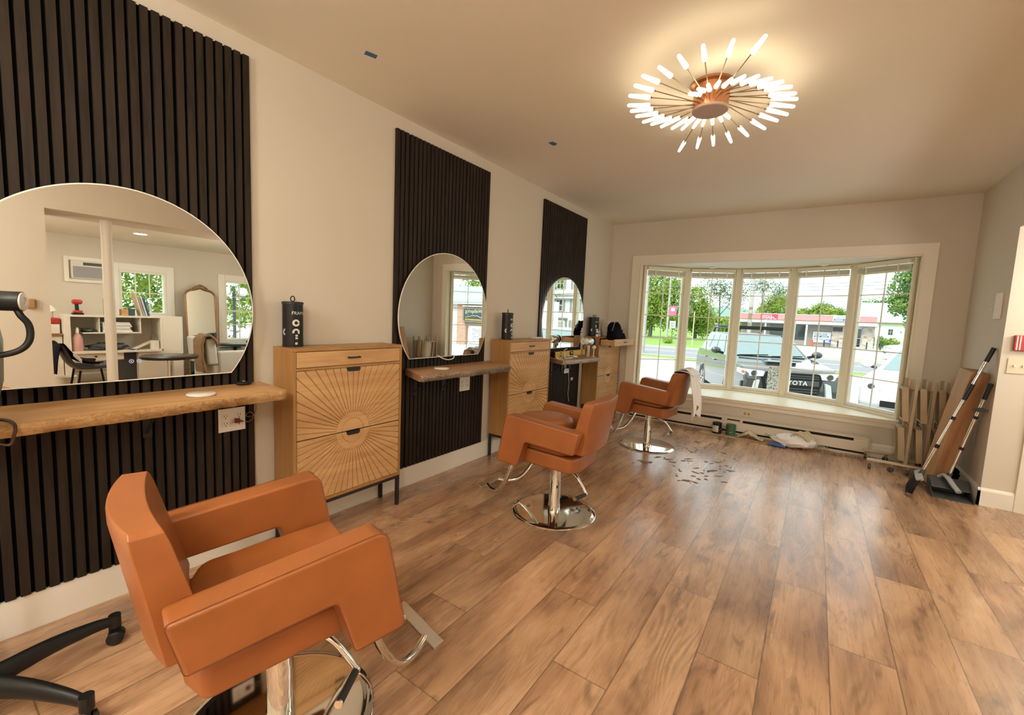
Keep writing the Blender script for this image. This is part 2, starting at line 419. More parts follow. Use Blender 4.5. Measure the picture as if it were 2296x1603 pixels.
# baseboards
def base_prof(name, p, q, nrm, h=0.149, cap=True):
    """p,q ends on the wall line; nrm points into the room"""
    p, q, nrm = Vector((*p, 0)), Vector((*q, 0)), Vector((*nrm, 0))
    prof = [(0, 0), (0.015, 0), (0.015, h - 0.022), (0.011, h - 0.012), (0.007, h - 0.006), (0.004, h), (0, h)] if cap else [(0, 0), (0.015, 0), (0.015, h), (0, h)]
    m = MB(); m.prism(prof, 0.0, 1.0, lambda a, b, t: p.lerp(q, t) + nrm * a + Vector((0, 0, b)))
    return structure(m.build(name, 'trim'))
base_prof('baseboard_left', (0, -2.7), (0, YF), (1, 0), cap=False)
base_prof('baseboard_front', (0.016, YF), (XR - 0.016, YF), (0, -1), 0.14)
base_prof('baseboard_right', (XR, 4.815), (XR, YF), (-1, 0), 0.14)
base_prof('baseboard_side', (XR - 0.015, 4.83), (3.80, 4.83), (0, -1), 0.14)
base_prof('baseboard_rear', (XR, -2.7), (XR, 0.873), (-1, 0), 0.14)
base_prof('baseboard_far_side', (7.0, 0.9), (7.0, 4.83), (-1, 0), 0.14)
# door casing on the switch wall
sbox('trim_1', 'trimwarm', (3.80, 3.90, 4.808, 4.83, 0, 2.12))
# bay window casing: head, jambs, apron
sbox('trim_2', 'trimwarm', (0.3126, 3.3602, 5.876, YF, 2.096, 2.201), (0.3126, 0.424, 5.876, YF, 0.41, 2.096), (3.258, 3.3602, 5.876, YF, 0.41, 2.096),
     (0.3126, 3.3602, 5.878, YF, 0.325, 0.40))
sbox('trim_3', 'cream', (0.418, 0.436, 5.872, 5.98, 0.41, 2.096), (3.246, 3.264, 5.872, 5.98, 0.41, 2.096))
# bay seat and bay head
BP = [(0.440, 5.965), (0.905, 6.44), (1.520, 6.685), (2.160, 6.685), (2.775, 6.44), (3.240, 5.965)]
def bayslab(name, mat, z0, z1, y0, ext=0.10, nose=0.0):
    c = Vector((1.84, 5.4)); outer = [tuple(Vector(p) + (Vector(p) - c).normalized() * ext) for p in BP]
    poly = [(0.424 - nose, y0), (3.258 + nose, y0)] + ([(3.258 + nose, YF - 0.001), (3.258, YF - 0.001)] if nose else []) + list(reversed(outer)) + ([(0.424, YF - 0.001), (0.424 - nose, YF - 0.001)] if nose else [])
    m = MB(); m.prism(poly, z0, z1, lambda a, b, t: (a, b, t)); return structure(m.build(name, mat, bevel=(0.004, 2)))
bayslab('window_seat', 'cream', 0.372, 0.412, 5.862, nose=0.06)
bayslab('bay_ceiling', 'trim', 2.082, 2.30, 5.90)
bayslab('bay_base', 'trim', -0.60, 0.37, 6.021)

# ------------------------------------------------------------------ bay window sashes
def frame_rect(m, fn, u0, u1, v0, v1, w, n0, n1, wb=None):
    """rectangular ring of four bars; fn(u, v, n) -> room"""
    wb = wb or w
    for (a, b, c, d) in ((u0, u0 + w, v0, v1), (u1 - w, u1, v0, v1), (u0 + w, u1 - w, v0, v0 + wb), (u0 + w, u1 - w, v1 - w, v1)):
        vs = [fn(x, y, z) for z in (n0, n1) for y in (c, d) for x in (a, b)]
        m.add(vs, [(0, 2, 3, 1), (4, 5, 7, 6), (0, 1, 5, 4), (2, 6, 7, 3), (0, 4, 6, 2), (1, 3, 7, 5)])
def fbox(m, fn, a, b, c, d, n0, n1):
    vs = [fn(x, y, z) for z in (n0, n1) for y in (c, d) for x in (a, b)]
    m.add(vs, [(0, 2, 3, 1), (4, 5, 7, 6), (0, 1, 5, 4), (2, 6, 7, 3), (0, 4, 6, 2), (1, 3, 7, 5)])
ZB, ZT = 0.412, 2.082
posn = ['leftmost angled pane of the bay', 'second pane of the bay from the left', 'middle pane of the bay', 'fourth pane of the bay', 'rightmost angled pane of the bay']
for i in range(5):
    a = Vector((*BP[i], 0)); b = Vector((*BP[i + 1], 0)); L = (b - a).length; du = (b - a).normalized(); dn = Vector((-du.y, du.x, 0))  # outward
    fn = lambda u, v, n, a=a, du=du, dn=dn: a + du * u + dn * n + Vector((0, 0, v))
    w = struct_root('window_%d' % (i + 1), tuple(a + Vector((0, 0, ZB))))
    w['label'] = 'white divided-light sash, ' + posn[i]
    m = MB(); frame_rect(m, fn, 0.012, L - 0.012, ZB, ZT, 0.020, -0.02, 0.07, 0.030); m.build('frame', 'cream', w, bevel=(0.004, 2))
    m = MB(); frame_rect(m, fn, 0.0325, L - 0.0325, ZB + 0.031, ZT - 0.021, 0.028, 0.005, 0.05, 0.038); m.build('sash', 'trim', w, bevel=(0.004, 2))
    u0, u1, v0, v1 = 0.0605, L - 0.0605, ZB + 0.069, ZT - 0.049
    m = MB(); fbox(m, fn, u0 - 0.005, u1 + 0.005, v0 - 0.005, v1 + 0.005, 0.026, 0.030); m.build('glass', 'glass', w)
    m = MB()
    for k in range(1, 5):
        v = v0 + (v1 - v0) * k / 5; fbox(m, fn, u0 - 0.003, u1 + 0.003, v - 0.006, v + 0.006, 0.016, 0.025)
    uc = (u0 + u1) / 2; fbox(m, fn, uc - 0.006, uc + 0.006, v0 - 0.003, v1 + 0.003, 0.0165, 0.0245)
    m.build('grille', 'trim', w)
    if i: # post between sashes
        n2 = (dn + pdn).normalized()
        m = MB(); m.obox(a + n2 * 0.025 + Vector((0, 0, (ZB + ZT) / 2)), Vector((-n2.y, n2.x, 0)) * 0.019, n2 * 0.05, Vector((0, 0, (ZT - ZB) / 2)))
        structure(m.build('window_mullion', 'cream', bevel=(0.004, 2)))
    pdn = dn
    # raised blind
    bl = thing('venetian_blind', 'cream blind drawn up over the ' + posn[i], 'blind', tuple(a + Vector((0, 0, 1.98))), group='raised blinds in the bay window')
    m = MB(); fbox(m, fn, 0.050, L - 0.050, 2.030, 2.072, -0.050, -0.012); m.build('head_rail', 'cream', bl, bevel=(0.003, 2))
    m = MB()
    for k in range(9): fbox(m, fn, 0.056, L - 0.056, 1.966 + k * 0.0062, 1.9695 + k * 0.0062, -0.048, -0.014)
    m.build('slat_stack', 'cream', bl)
    m = MB(); fbox(m, fn, 0.056, L - 0.056, 1.947, 1.962, -0.048, -0.014); m.build('bottom_rail', 'cream', bl, bevel=(0.003, 2))
    for u in (0.16, L - 0.16):
        m = MB(); fbox(m, fn, u - 0.008, u + 0.008, 1.955, 2.035, -0.0505, -0.0485); m.build('ladder_cord', 'white', bl)
    m = MB(); m.tube([fn(0.14, 2.035, -0.053), fn(0.135, 1.60 if i % 2 else 1.72, -0.053)], 0.0035, 6); m.build('tilt_wand', 'clear', bl)
for k, (x, y, lb) in enumerate(((1.24, 6.36, 'left of the two'), (2.46, 6.36, 'right of the two'))):
    p = thing('puck_light', 'small round white puck light under the bay ceiling, ' + lb, 'light', (x, y, 2.082), group='puck lights of the bay')
    m = MB(); m.lathe([(0.0, 0), (0.052, 0), (0.055, -0.006), (0.050, -0.014), (0.034, -0.017)], (x, y, 2.082)); m.build('housing', 'white', p, smooth=40)
    m = MB(); m.lathe([(0.0, -0.026), (0.018, -0.024), (0.030, -0.0165), (0.0, -0.0165)], (x, y, 2.082)); m.build('lens', 'ivory', p, smooth=60)

# ------------------------------------------------------------------ slat panels, mirrors, shelves
PY = [0.0678, 2.0298, 3.9826]; PW = 1.03; PT = 2.548; PB = 0.150
pl_lab = ['dark slat wall panel behind the nearest mirror, cut by the left picture edge', 'dark slat wall panel between the first and second oak cabinets', 'dark slat wall panel nearest the bay window']
for i, y0 in enumerate(PY):
    t = thing('slat_panel', pl_lab[i], 'wall panel', (0, y0, PB), group='slat panels on the left wall')
    m = MB(); m.box(0.001, 0.006, y0, y0 + PW, PB, PT); m.build('backing', 'felt', t)
    m = MB(); y = y0
    for k in range(26):
        extra = 0.004 if k in (3, 18) else 0
        y += extra
        m.box(0.006, 0.021, y, y + 0.0275, PB, PT); y += 0.0396
    m.build('slats', 'slat', t)
def mirror(i, yc, label, lit):
    zc, r, xf = 1.281, 0.5, 0.045; zb = 0.972
    t = thing('wall_mirror', label, 'mirror', (0.021, yc, zb), group='round flat-bottomed mirrors')
    a = math.asin((zb - zc) / r); n = 96
    def poly(rr, zbb):
        a_ = math.asin((zbb - zc) / rr)
        return [(yc + rr * math.cos(a_ + (PI - 2 * a_) * k / n), zc + rr * math.sin(a_ + (PI - 2 * a_) * k / n)) for k in range(n + 1)]
    m = MB(); m.prism(poly(0.44, zb + 0.05), 0.0212, xf - 0.006, lambda p, q, x: (x, p, q)); m.build('backing_box', 'grey', t)
    m = MB(); m.prism(poly(r, zb), xf - 0.0055, xf, lambda p, q, x: (x, p, q)); m.build('mirror_glass', 'mirror', t)
    m = MB(); po, pi = poly(r + 0.0012, zb - 0.0012), poly(r - 0.0035, zb + 0.0035); N = len(po)
    vs = [(xf + 0.0006, *p) for p in po] + [(xf + 0.0006, *p) for p in pi] + [(xf - 0.006, *p) for p in po]
    m.add(vs, [(k, (k + 1) % N, N + (k + 1) % N, N + k) for k in range(N)] + [(k, (k + 1) % N, 2 * N + (k + 1) % N, 2 * N + k) for k in range(N)])
    m.build('polished_edge', 'white', t)
    if lit:
        m = MB(); po, pi = poly(0.472, zb + 0.03), poly(0.445, zb + 0.046)
        vs = [(0.030, *p) for p in po] + [(0.030, *p) for p in pi] + [(0.033, *p) for p in po] + [(0.033, *p) for p in pi]
        m.add(vs, [f for k in range(N) for f in ((k, (k + 1) % N, N + (k + 1) % N, N + k), (2 * N + k, 2 * N + (k + 1) % N, 3 * N + (k + 1) % N, 3 * N + k), (k, (k + 1) % N, 2 * N + (k + 1) % N, 2 * N + k))])
        m.build('backlight_strip', 'led', t)
    if i == 0:
        for dy in (0.003, 0.029):
            m = MB(); m.lathe([(0.0062, 0), (0.0085, 0), (0.0085, 0.0008), (0.0062, 0.0008)], (xf + 0.0002, yc + dy, 1.054), (1, 0, 0), 24, loop=True)
            m.lathe([(0.0, 0), (0.0028, 0), (0.0028, 0.0008), (0.0, 0.0008)], (xf + 0.0002, yc + dy, 1.054), (1, 0, 0), 12)
            m.build('touch_button', 'ledbtn', t)
    return t
mirror(0, 0.583, 'large round mirror with flat bottom nearest the camera, cut by the left edge', False)
mirror(1, 2.545, 'round mirror with flat bottom on the middle slat panel', False)
mirror(2, 4.498, 'backlit round mirror with flat bottom nearest the bay window', True)

def shelf(label, FL, FR, BR, BL, z, th, top, edge, seed, group='live-edge shelves under the mirrors', br=(0.10, 0.40)):
    c = ((FL[0] + BL[0]) / 2, (BL[1] + BR[1]) / 2)
    t = thing('live_edge_shelf', label, 'shelf', (0.021, c[1], z - th), group=group)
    m = MB(); N = 60; ring = []
    for k in range(N + 1):
        s = k / N
        f = Vector(FL).lerp(Vector(FR), s); b = Vector(BL).lerp(Vector(BR), s)
        w1 = mnoise.noise((seed, s * 5, 0)) * 0.014 + mnoise.noise((seed, s * 19, 3)) * 0.006 + mnoise.noise((seed, s * 45, 7)) * 0.0025
        w2 = mnoise.noise((seed, s * 6, 9)) * 0.012 + mnoise.noise((seed, s * 23, 5)) * 0.008
        e = 1 - min(1, min(s, 1 - s) / 0.03); f0 = f + (b - f).normalized() * (e * e * 0.018)
        d = (f - b).normalized()
        pts = [(b, z), (f0 + d * (w1 - 0.004), z), (f0 + d * (w1 + 0.004), z - 0.006), (f0 + d * (w1 + 0.006 + w2 * 0.4), z - th * 0.45), (f0 + d * (w1 - 0.012 + w2), z - th), (b, z - th)]
        ring.append([(p.x, p.y, q) for p, q in pts])
    vs = [p for r in ring for p in r]; n = 6
    for k in range(N):
        for j in range(n):
            m.cur = 1 if j in (1, 2, 3) else 0
            m.add([], []); a, b = k * n, (k + 1) * n
            m.f.append((a + j, a + (j + 1) % n, b + (j + 1) % n, b + j)); m.mi.append(m.cur)
    m.cur = 0; m.f += [tuple(range(n)), tuple(N * n + j for j in range(n))]; m.mi += [0, 0]; m.v = vs
    m.build('slab', [top, edge], t, smooth=50)
    for s in br:
        y = BL[1] * (1 - s) + BR[1] * s
        m = MB(); m.box(0.021, 0.027, y - 0.017, y + 0.017, z - th - 0.16, z - th); m.box(0.021, 0.20, y - 0.017, y + 0.017, z - th - 0.005, z - th - 0.0002)
        m.bar((0.026, y, z - th - 0.14), (0.15, y, z - th - 0.006), 0.010, 0.006); m.build('bracket', 'blackmat', t)
    return t
shelf('live-edge wood shelf under the nearest mirror, running out of the left edge', (0.385, 0.06), (0.362, 1.100), (0.023, 1.125), (0.023, 0.04), 0.908, 0.046, 'slab', 'bark1', 3, br=(0.10, 0.55))
shelf('brown live-edge wood shelf with dark bark edge under the middle mirror', (0.350, 1.985), (0.392, 2.968), (0.023, 3.132), (0.023, 2.135), 0.900, 0.046, 'slab2', 'bark2', 11)
shelf('live-edge wood shelf with pale bark edge holding the yellow level', (0.318, 4.02), (0.405, 4.77), (0.023, 5.06), (0.023, 4.20), 0.870, 0.044, 'slab2', 'bark3', 23)

# ------------------------------------------------------------------ oak cabinets
CW = 0.7343; CD = 0.2228; CH = 1.0982; CB = 0.213
def clip(poly, nx, ny, d):  # keep nx*x+ny*y >= d
    out = []
    for i in range(len(poly)):
        p, q = poly[i], poly[(i + 1) % len(poly)]; a = nx * p[0] + ny * p[1] - d; b = nx * q[0] + ny * q[1] - d
        if a >= 0: out.append(p)
        if (a > 0) != (b > 0) and abs(a - b) > 1e-12:
            t = a / (a - b); out.append((p[0] + t * (q[0] - p[0]), p[1] + t * (q[1] - p[1])))
    return out
def cabinet(y0, label):
    t = thing('oak_cabinet', label, 'cabinet', (0, y0, 0), 0, 'sunburst oak cabinets along the left wall', world=False)
    x0, x1, w = 0.018, CD, CW
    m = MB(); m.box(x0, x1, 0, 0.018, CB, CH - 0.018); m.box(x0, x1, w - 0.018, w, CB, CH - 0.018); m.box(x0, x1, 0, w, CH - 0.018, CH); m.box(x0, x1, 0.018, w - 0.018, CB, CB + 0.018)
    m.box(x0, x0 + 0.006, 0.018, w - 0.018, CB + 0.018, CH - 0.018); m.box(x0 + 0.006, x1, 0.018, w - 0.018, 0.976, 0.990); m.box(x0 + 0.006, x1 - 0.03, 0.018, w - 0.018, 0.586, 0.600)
    m.build('carcass', 'oak_shaded', t, bevel=(0.0015, 2))
    # drawer
    m = MB(); m.box(x1 - 0.018, x1 - 0.001, 0.021, w - 0.021, 0.993, 1.077)
    m.box(x0 + 0.012, x1 - 0.018, 0.026, 0.036, 0.996, 1.066); m.box(x0 + 0.012, x1 - 0.018, w - 0.036, w - 0.026, 0.996, 1.066)
    m.box(x0 + 0.012, x0 + 0.022, 0.036, w - 0.036, 0.996, 1.066); m.box(x0 + 0.022, x1 - 0.018, 0.036, w - 0.036, 0.996, 1.002)
    d = m.build('drawer', 'oak', t, bevel=(0.0012, 2))
    m = MB(); c = w / 2; m.tube(fillet([], 0) or [(x1 - 0.001, c - 0.036, 1.036), (x1 + 0.014, c - 0.036, 1.036), (x1 + 0.018, c - 0.030, 1.036), (x1 + 0.018, c + 0.030, 1.036), (x1 + 0.014, c + 0.036, 1.036), (x1 - 0.001, c + 0.036, 1.036)], 0.005, 8)
    m.build('handle', 'blackmat', d, smooth=60)
    # sunburst doors
    zc = 0.593
    for (za, zb_, up) in ((0.597, 0.974, 1), (0.234, 0.589, -1)):
        m = MB(); m.box(x1 - 0.020, x1 - 0.008, 0.021, w - 0.021, za, zb_)
        rect = [(-w / 2 + 0.021, za - zc), (w / 2 - 0.021, za - zc), (w / 2 - 0.021, zb_ - zc), (-w / 2 + 0.021, zb_ - zc)]
        n = 28; g = 0.0035; e = 0.0008; r0 = 0.112
        xt, xb = x1 - 0.001, x1 - 0.008
        for k in range(n):
            a0 = PI * k / n; a1 = PI * (k + 1) / n
            if up < 0: a0, a1 = a0 + PI, a1 + PI
            lines = [(-math.sin(a0), math.cos(a0)), (math.sin(a1), -math.cos(a1))]
            am = (a0 + a1) / 2
            top = rect
            for nx, ny in lines: top = clip(top, nx, ny, g)
            top = clip(top, math.cos(am), math.sin(am), r0)
            if len(top) < 3: continue
            m.add([(xt, c + p, zc + q) for p, q in top], [tuple(range(len(top)))])
            for i in range(len(top)):
                p, q = top[i], top[(i + 1) % len(top)]
                for nx, ny in lines:
                    dd = r0 if (nx, ny) == (math.cos(am), math.sin(am)) else g
                    if abs(nx * p[0] + ny * p[1] - dd) < 1e-6 and abs(nx * q[0] + ny * q[1] - dd) < 1e-6:
                        s = (g - e) if dd == g else 0.02
                        m.add([(xt, c + p[0], zc + p[1]), (xt, c + q[0], zc + q[1]), (xb, c + q[0] - nx * s, zc + q[1] - ny * s), (xb, c + p[0] - nx * s, zc + p[1] - ny * s)], [(0, 1, 2, 3)])
        # raised centre disc with its own groove
        def arc(r): return [(r * math.cos(PI * k / 40 + (PI if up < 0 else 0)), r * math.sin(PI * k / 40 + (PI if up < 0 else 0))) for k in range(41)]
        lim = (za - zc) if up > 0 else (zb_ - zc)
        def cl(p): return (p[0], max(p[1], lim) if up > 0 else min(p[1], lim))
        for (ra, xa, rb, xb2) in ((0.0, xt, 0.070, xt), (0.070, xt, 0.0735, xb + 0.002), (0.0735, xb + 0.002, 0.077, xt), (0.077, xt, 0.1125, xt)):
            A, B = [cl(p) for p in arc(ra)], [cl(p) for p in arc(rb)]
            m.add([(xa, c + p, zc + q) for p, q in A] + [(xb2, c + p, zc + q) for p, q in B], [(k, k + 1, 41 + k + 1, 41 + k) for k in range(40)])
        dr = m.build('flap_door', 'oak', t)
        m = MB(); zt = zb_ if up > 0 else zb_
        m.prism([(c - 0.045, zt + 0.003), (c + 0.045, zt + 0.003), (c + 0.045, zt - 0.012), (c + 0.036, zt - 0.021), (c - 0.036, zt - 0.021), (c - 0.045, zt - 0.012)], x1 - 0.0008, x1 + 0.004, lambda p, q, x: (x, p, q))
        m.box(x1 - 0.02, x1 + 0.004, c - 0.045, c + 0.045, zt + 0.0005, zt + 0.003)
        m.build('handle', 'blackmat', dr, bevel=(0.001, 2))
    m = MB()
    for y in (0.0, w - 0.022):
        for x in (x0 + 0.004, x1 - 0.026): m.box(x, x + 0.022, y, y + 0.022, 0, CB)
        m.box(x0 + 0.026, x1 - 0.026, y, y + 0.022, CB - 0.022, CB - 0.0003)
    for x in (x0 + 0.004, x1 - 0.026): m.box(x, x + 0.022, 0.022, w - 0.022, CB - 0.022, CB - 0.0003)
    m.build('leg_frame', 'blackmat', t, bevel=(0.002, 2))
    return t
cab1 = cabinet(1.1967, 'oak sunburst cabinet nearest the camera, black bottle with ring on top')
cab2 = dup(cab1, (0, 3.1629, 0), 0, 'middle oak sunburst cabinet behind the middle barber chair')
cab3 = dup(cab1, (0, 5.118, 0), 0, 'oak sunburst cabinet in the far corner with its drawer pulled open')
for ch in cab3.children:
    if ch.name.startswith('drawer'): ch.location.x += 0.20

# ------------------------------------------------------------------ salon chairs
def make_chair(label):
    t = thing('salon_chair', label, 'chair', (0, 0, 0), 0, 'tan leather salon chairs', world=False)
    m = MB(); m.lathe([(0, 0.0), (0.284, 0.0), (0.285, 0.004), (0.281, 0.009), (0.25, 0.0115), (0.08, 0.015), (0.0, 0.015)], n=72); m.build('base_plate', 'chrome', t, smooth=50)
    m = MB(); m.lathe([(0.0, 0.0155), (0.041, 0.0155), (0.041, 0.05), (0.0385, 0.055), (0.0385, 0.20), (0.036, 0.205), (0.036, 0.315), (0.043, 0.318), (0.043, 0.345), (0.03, 0.348), (0.03, 0.372)], n=40)
    m.cyl((0.043, -0.012, 0.331), 0.016, 0.016, (1, 0, 0), 20); m.build('column', 'chrome', t, smooth=40)
    m = MB(); m.obox((0, 0, 0.366), (0.11, 0, 0), (0, 0.13, 0), (0, 0, 0.006)); m.build('seat_plate', 'blackmat', t)
    tl = 0.05
    def tilt(p, q, z): return (p, q, z + tl * q)
    seat = fillet([(-0.220, 0.215), (0.220, 0.215), (0.220, -0.222), (0.13, -0.252), (-0.13, -0.252), (-0.220, -0.222)], [0.02, 0.02, 0.03, 0.05, 0.05, 0.03])
    m = MB(); m.prism(seat, 0.372, 0.468, tilt); m.build('seat_base', 'leather', t, bevel=(0.016, 4))
    cush = fillet([(-0.216, 0.235), (0.216, 0.235), (0.216, -0.17), (0.11, -0.222), (-0.11, -0.222), (-0.216, -0.17)], [0.03, 0.03, 0.06, 0.09, 0.09, 0.06], 7)
    m = MB(); m.prism(cush, 0.469, 0.512, tilt)
    c0 = [(p * 0.86, q * 0.86) for p, q in cush]
    m.build('seat_cushion', 'leather', t, bevel=(0.020, 5))
    prof = fillet([(-0.300, 0.648), (0.203, 0.697), (0.266, 0.378), (0.112, 0.370), (0.062, 0.537), (-0.266, 0.513)], [0.014, 0.045, 0.014, 0.014, 0.022, 0.014], 6)
    for s in (1, -1):
        m = MB(); m.prism(prof, 0.222 * s, 0.309 * s, lambda p, q, x: (x, p, q)); a = m.build('armrest', 'leather', t, bevel=(0.010, 4, 50))
        for xs in (0.3040,):
            cy, cz = -0.02, 0.56
            m = MB(); pp = [(p, q) for p, q in prof]
            m.tube([(xs * s, p + 0.0008 * (1 if p > 0 else -1), q + (0.0006 if q > 0.6 else 0)) for p, q in pp + pp[:1]], 0.0010, 5, cap=False); m.build('seam', 'seam', a)
    # backrest, curved in plan and leaning back
    out = []
    for k in range(13):
        u = -1 + 2 * k / 12; out.append((0.226 * u, -0.198 - 0.016 * (1 - u * u)))
    for k in range(13):
        u = 1 - 2 * k / 12; out.append((0.232 * u, -0.292 - 0.036 * (1 - u * u)))
    zs = [0.495, 0.50, 0.60, 0.70, 0.79, 0.815, 0.826]; sc_ = [0.93, 1.0, 1.0, 1.0, 1.0, 0.985, 0.93]
    m = MB(); n = len(out); vs = []
    for z, s in zip(zs, sc_):
        for p, q in out:
            qq = -0.255 + (q + 0.255) * (s if s > 0.99 else s - 0.03)
            vs.append((p * s, qq - (0.27 if q > -0.255 else 0.18) * (z - 0.50), z))
    fs = [(i * n + k, i * n + (k + 1) % n, (i + 1) * n + (k + 1) % n, (i + 1) * n + k) for i in range(len(zs) - 1) for k in range(n)]
    fs += [tuple(reversed(range(n))), tuple(range((len(zs) - 1) * n, len(zs) * n))]
    m.add(vs, fs); b = m.build('backrest', 'leather', t, bevel=(0.020, 5, 40))
    # footrest
    fr = None
    m = MB(); m.obox((0, 0.50, 0.088), (0.147, 0, 0), (0, 0.022, 0.006), (0, -0.0015, 0.008)); fr = m.build('footrest_bar', 'steel', t, bevel=(0.003, 2))
    for s in (1, -1):
        m = MB(); m.tube(catmull([(0.195 * s, 0.19, 0.395), (0.185 * s, 0.225, 0.30), (0.168 * s, 0.275, 0.19), (0.145 * s, 0.340, 0.105), (0.11 * s, 0.415, 0.078), (0.07 * s, 0.484, 0.084)], 7), 0.0150, 14)
        m.build('footrest_tube', 'chrome', t, smooth=60)
    # pump lever
    m = MB(); m.tube(catmull([(0.040, 0, 0.318), (0.10, 0, 0.316), (0.165, 0.0, 0.290), (0.215, 0, 0.235), (0.244, 0, 0.196)], 7), 0.0085, 10, sx=1.3); m.sphere((0.244, 0, 0.193), 0.012, 12)
    lv = m.build('pump_lever', 'chrome', t, smooth=60)
    m = MB(); m.tube([(0.243, -0.010, 0.193), (0.240, -0.125, 0.197)], 0.0115, 14); g = m.build('grip', 'rubber', lv, smooth=50)
    m = MB(); m.tube([(0.240, -0.125, 0.197), (0.2398, -0.131, 0.1973)], 0.012, 14); m.build('end_cap', 'chrome', lv, smooth=50)
    return t
def set_lever(ch, ang):
    for c in ch.children:
        if c.name.startswith('pump_lever'): c.rotation_euler.z = ang - ch.rotation_euler.z
ch1 = make_chair('tan leather salon chair nearest the camera, facing the bay window')
ch2 = dup(ch1, (1.09, 2.54, 0), math.atan2(0.998, -0.06), 'tan leather salon chair in the middle of the floor, facing the middle mirror')
ch3 = dup(ch1, (1.08, 4.57, 0), math.atan2(0.997, 0.07), 'tan leather salon chair by the bay window with a white cape on its back')
ch1.location = (1.165, 0.645, 0); ch1.rotation_euler.z = math.atan2(-0.208, 0.978)
for c in ch2.children:
    if c.name.split('.')[0] not in ('base_plate', 'column', 'pump_lever', 'grip', 'end_cap', 'seat_plate'): c.location.y += 0.022
set_lever(ch1, math.radians(34)); set_lever(ch2, math.radians(-6)); set_lever(ch3, math.radians(2))

# ------------------------------------------------------------------ firework chandelier
LC = Vector((1.859, 2.681, 2.5))
lamp = thing('ceiling_light', 'firework ceiling light with glowing tubes on thin bronze arms', 'light', tuple(LC))
m = MB(); m.lathe([(0.0, H - LC.z), (0.112, H - LC.z), (0.112, H - LC.z - 0.012), (0.094, H - LC.z - 0.02), (0.092, 0.010), (0.0, 0.010)], tuple(LC), n=48); m.build('canopy', 'copper', lamp, smooth=40)
m = MB(); m.lathe([(0.0, -0.004), (0.090, -0.004), (0.094, 0.0), (0.094, 0.0098), (0.0, 0.0098)], tuple(LC), n=48); m.build('cap', 'taupe', lamp, smooth=30)
SA = [(.657, -60.9), (.644, -71.4), (.643, -81.8), (.614, -91.4), (.583, -101.4), (.575, -110.8), (.541, -119.5), (.506, -130.1), (.468, -142), (.437, -150.4), (.401, -159.8), (.37, -172.9), (.334, 178.6), (.303, 166.2), (.276, 152.4), (.259, 138.8), (.22, 125.9), (.195, 112.9), (.184, 95.9), (.172, 78.2), (.166, 61.4)]
SB = [(.591, 120), (.542, 109.1), (.521, 98.2), (.516, 86.3), (.48, 73.4), (.462, 59.2), (.438, 45.5), (.439, 35), (.427, 22.7), (.419, 11), (.407, 1.4), (.398, -10.7), (.389, -22.5), (.378, -33), (.373, -44.6), (.359, -54.2), (.334, -62.4), (.316, -71.6), (.302, -81), (.279, -91), (.257, -102.1)]
for q, S in enumerate((SA, SB)):
    for k, (r, a) in enumerate(S):
        d = Vector((math.cos(math.radians(a)), math.sin(math.radians(a)), 0))
        z0 = 0.024 + 0.030 * q + 0.012 * (k % 2); ri = max(r - 0.125, 0.102)
        zt = 0.0; zi = z0 + (zt - z0) * (ri - 0.09) / max(r - 0.09, 0.01)
        p0, p1, p2 = LC + d * 0.090 + Vector((0, 0, z0)), LC + d * ri + Vector((0, 0, zi)), LC + d * r + Vector((0, 0, zt))
        m = MB(); m.tube([p0, p1], 0.0026, 6); m.tube([p1 - (p2 - p1).normalized() * 0.012, p1 + (p2 - p1).normalized() * 0.002], 0.0055, 8)
        arm = m.build('lamp_arm', 'bronze', lamp, smooth=60)
        dd = p2 - p1
        m = MB(); m.tube([p1, p1 + dd * 0.03, p1 + dd * 0.92, p1 + dd * 0.975, p1 + dd], [0.0095, 0.0122, 0.0088, 0.0070, 0.0022], 12)
        m.build('bulb', 'bulb', arm, smooth=70)

def downlight(x, y, z, label):
    t = thing('recessed_light', label, 'light', (x, y, z), group='recessed ceiling lights')
    m = MB(); m.lathe([(0.074, -0.0005), (0.098, -0.0005), (0.096, -0.006), (0.074, -0.008)], (x, y, z), n=36, loop=True); m.build('trim_ring', 'white', t, smooth=40)
    m = MB(); m.lathe([(0, -0.003), (0.0735, -0.003), (0.0735, -0.001), (0, -0.001)], (x, y, z), n=36); m.build('lens', 'lens', t)
for x, y, l in ((1.0, -0.75, 'added recessed fill light over the nearest chair, left of the two behind the camera'), (2.7, -0.75, 'added recessed fill light behind the camera, right of the two near ones'),
                (1.0, -1.95, 'added recessed fill light near the back wall on the left'), (2.7, -1.95, 'added recessed fill light near the back wall on the right')):
    downlight(x, y, H, l)  # out of view, added to fill the room from behind the camera
downlight(5.62, 2.10, 2.25, 'recessed light in the side room ceiling, seen in the nearest mirror')
downlight(5.62, 0.30, 2.25, 'added recessed fill light in the side room ceiling above the craft desk end')  # unseen, added as fill for the side room

def fill_globe(x, y, z, label, drop=0.55, mt='globe'):  # unseen globes, added to raise the interior light
    t = thing('fill_globe', label, 'light', (x, y, z), group='added opal globe fill lights')
    m = MB(); m.lathe([(0.09, -0.0005), (0.09, -0.02), (0.03, -0.03), (0.03, -0.06), (0.0, -0.06)], (x, y, z), n=32); m.build('ceiling_plate', 'white', t, smooth=40)
    d = drop
    m = MB(); m.tube([(x, y, z - 0.06), (x, y, z - d + 0.155)], 0.008, 8); m.build('stem', 'bronze', t)
    m = MB(); m.sphere((x, y, z - d), 0.16, 28); m.build('globe', mt, t, smooth=180)
M['fill_globe_soft'] = glow('added_opal_globe_soft', (1.0, 0.93, 0.79, 1), FILL_GLOBE * 0.5)
M['globe'] = glow('added_opal_globe', (1.0, 0.93, 0.79, 1), FILL_GLOBE)
fill_globe(0.95, -0.9, H, 'added opal globe fill light behind the camera on the left'); fill_globe(2.75, -0.9, H, 'added opal globe fill light behind the camera on the right')
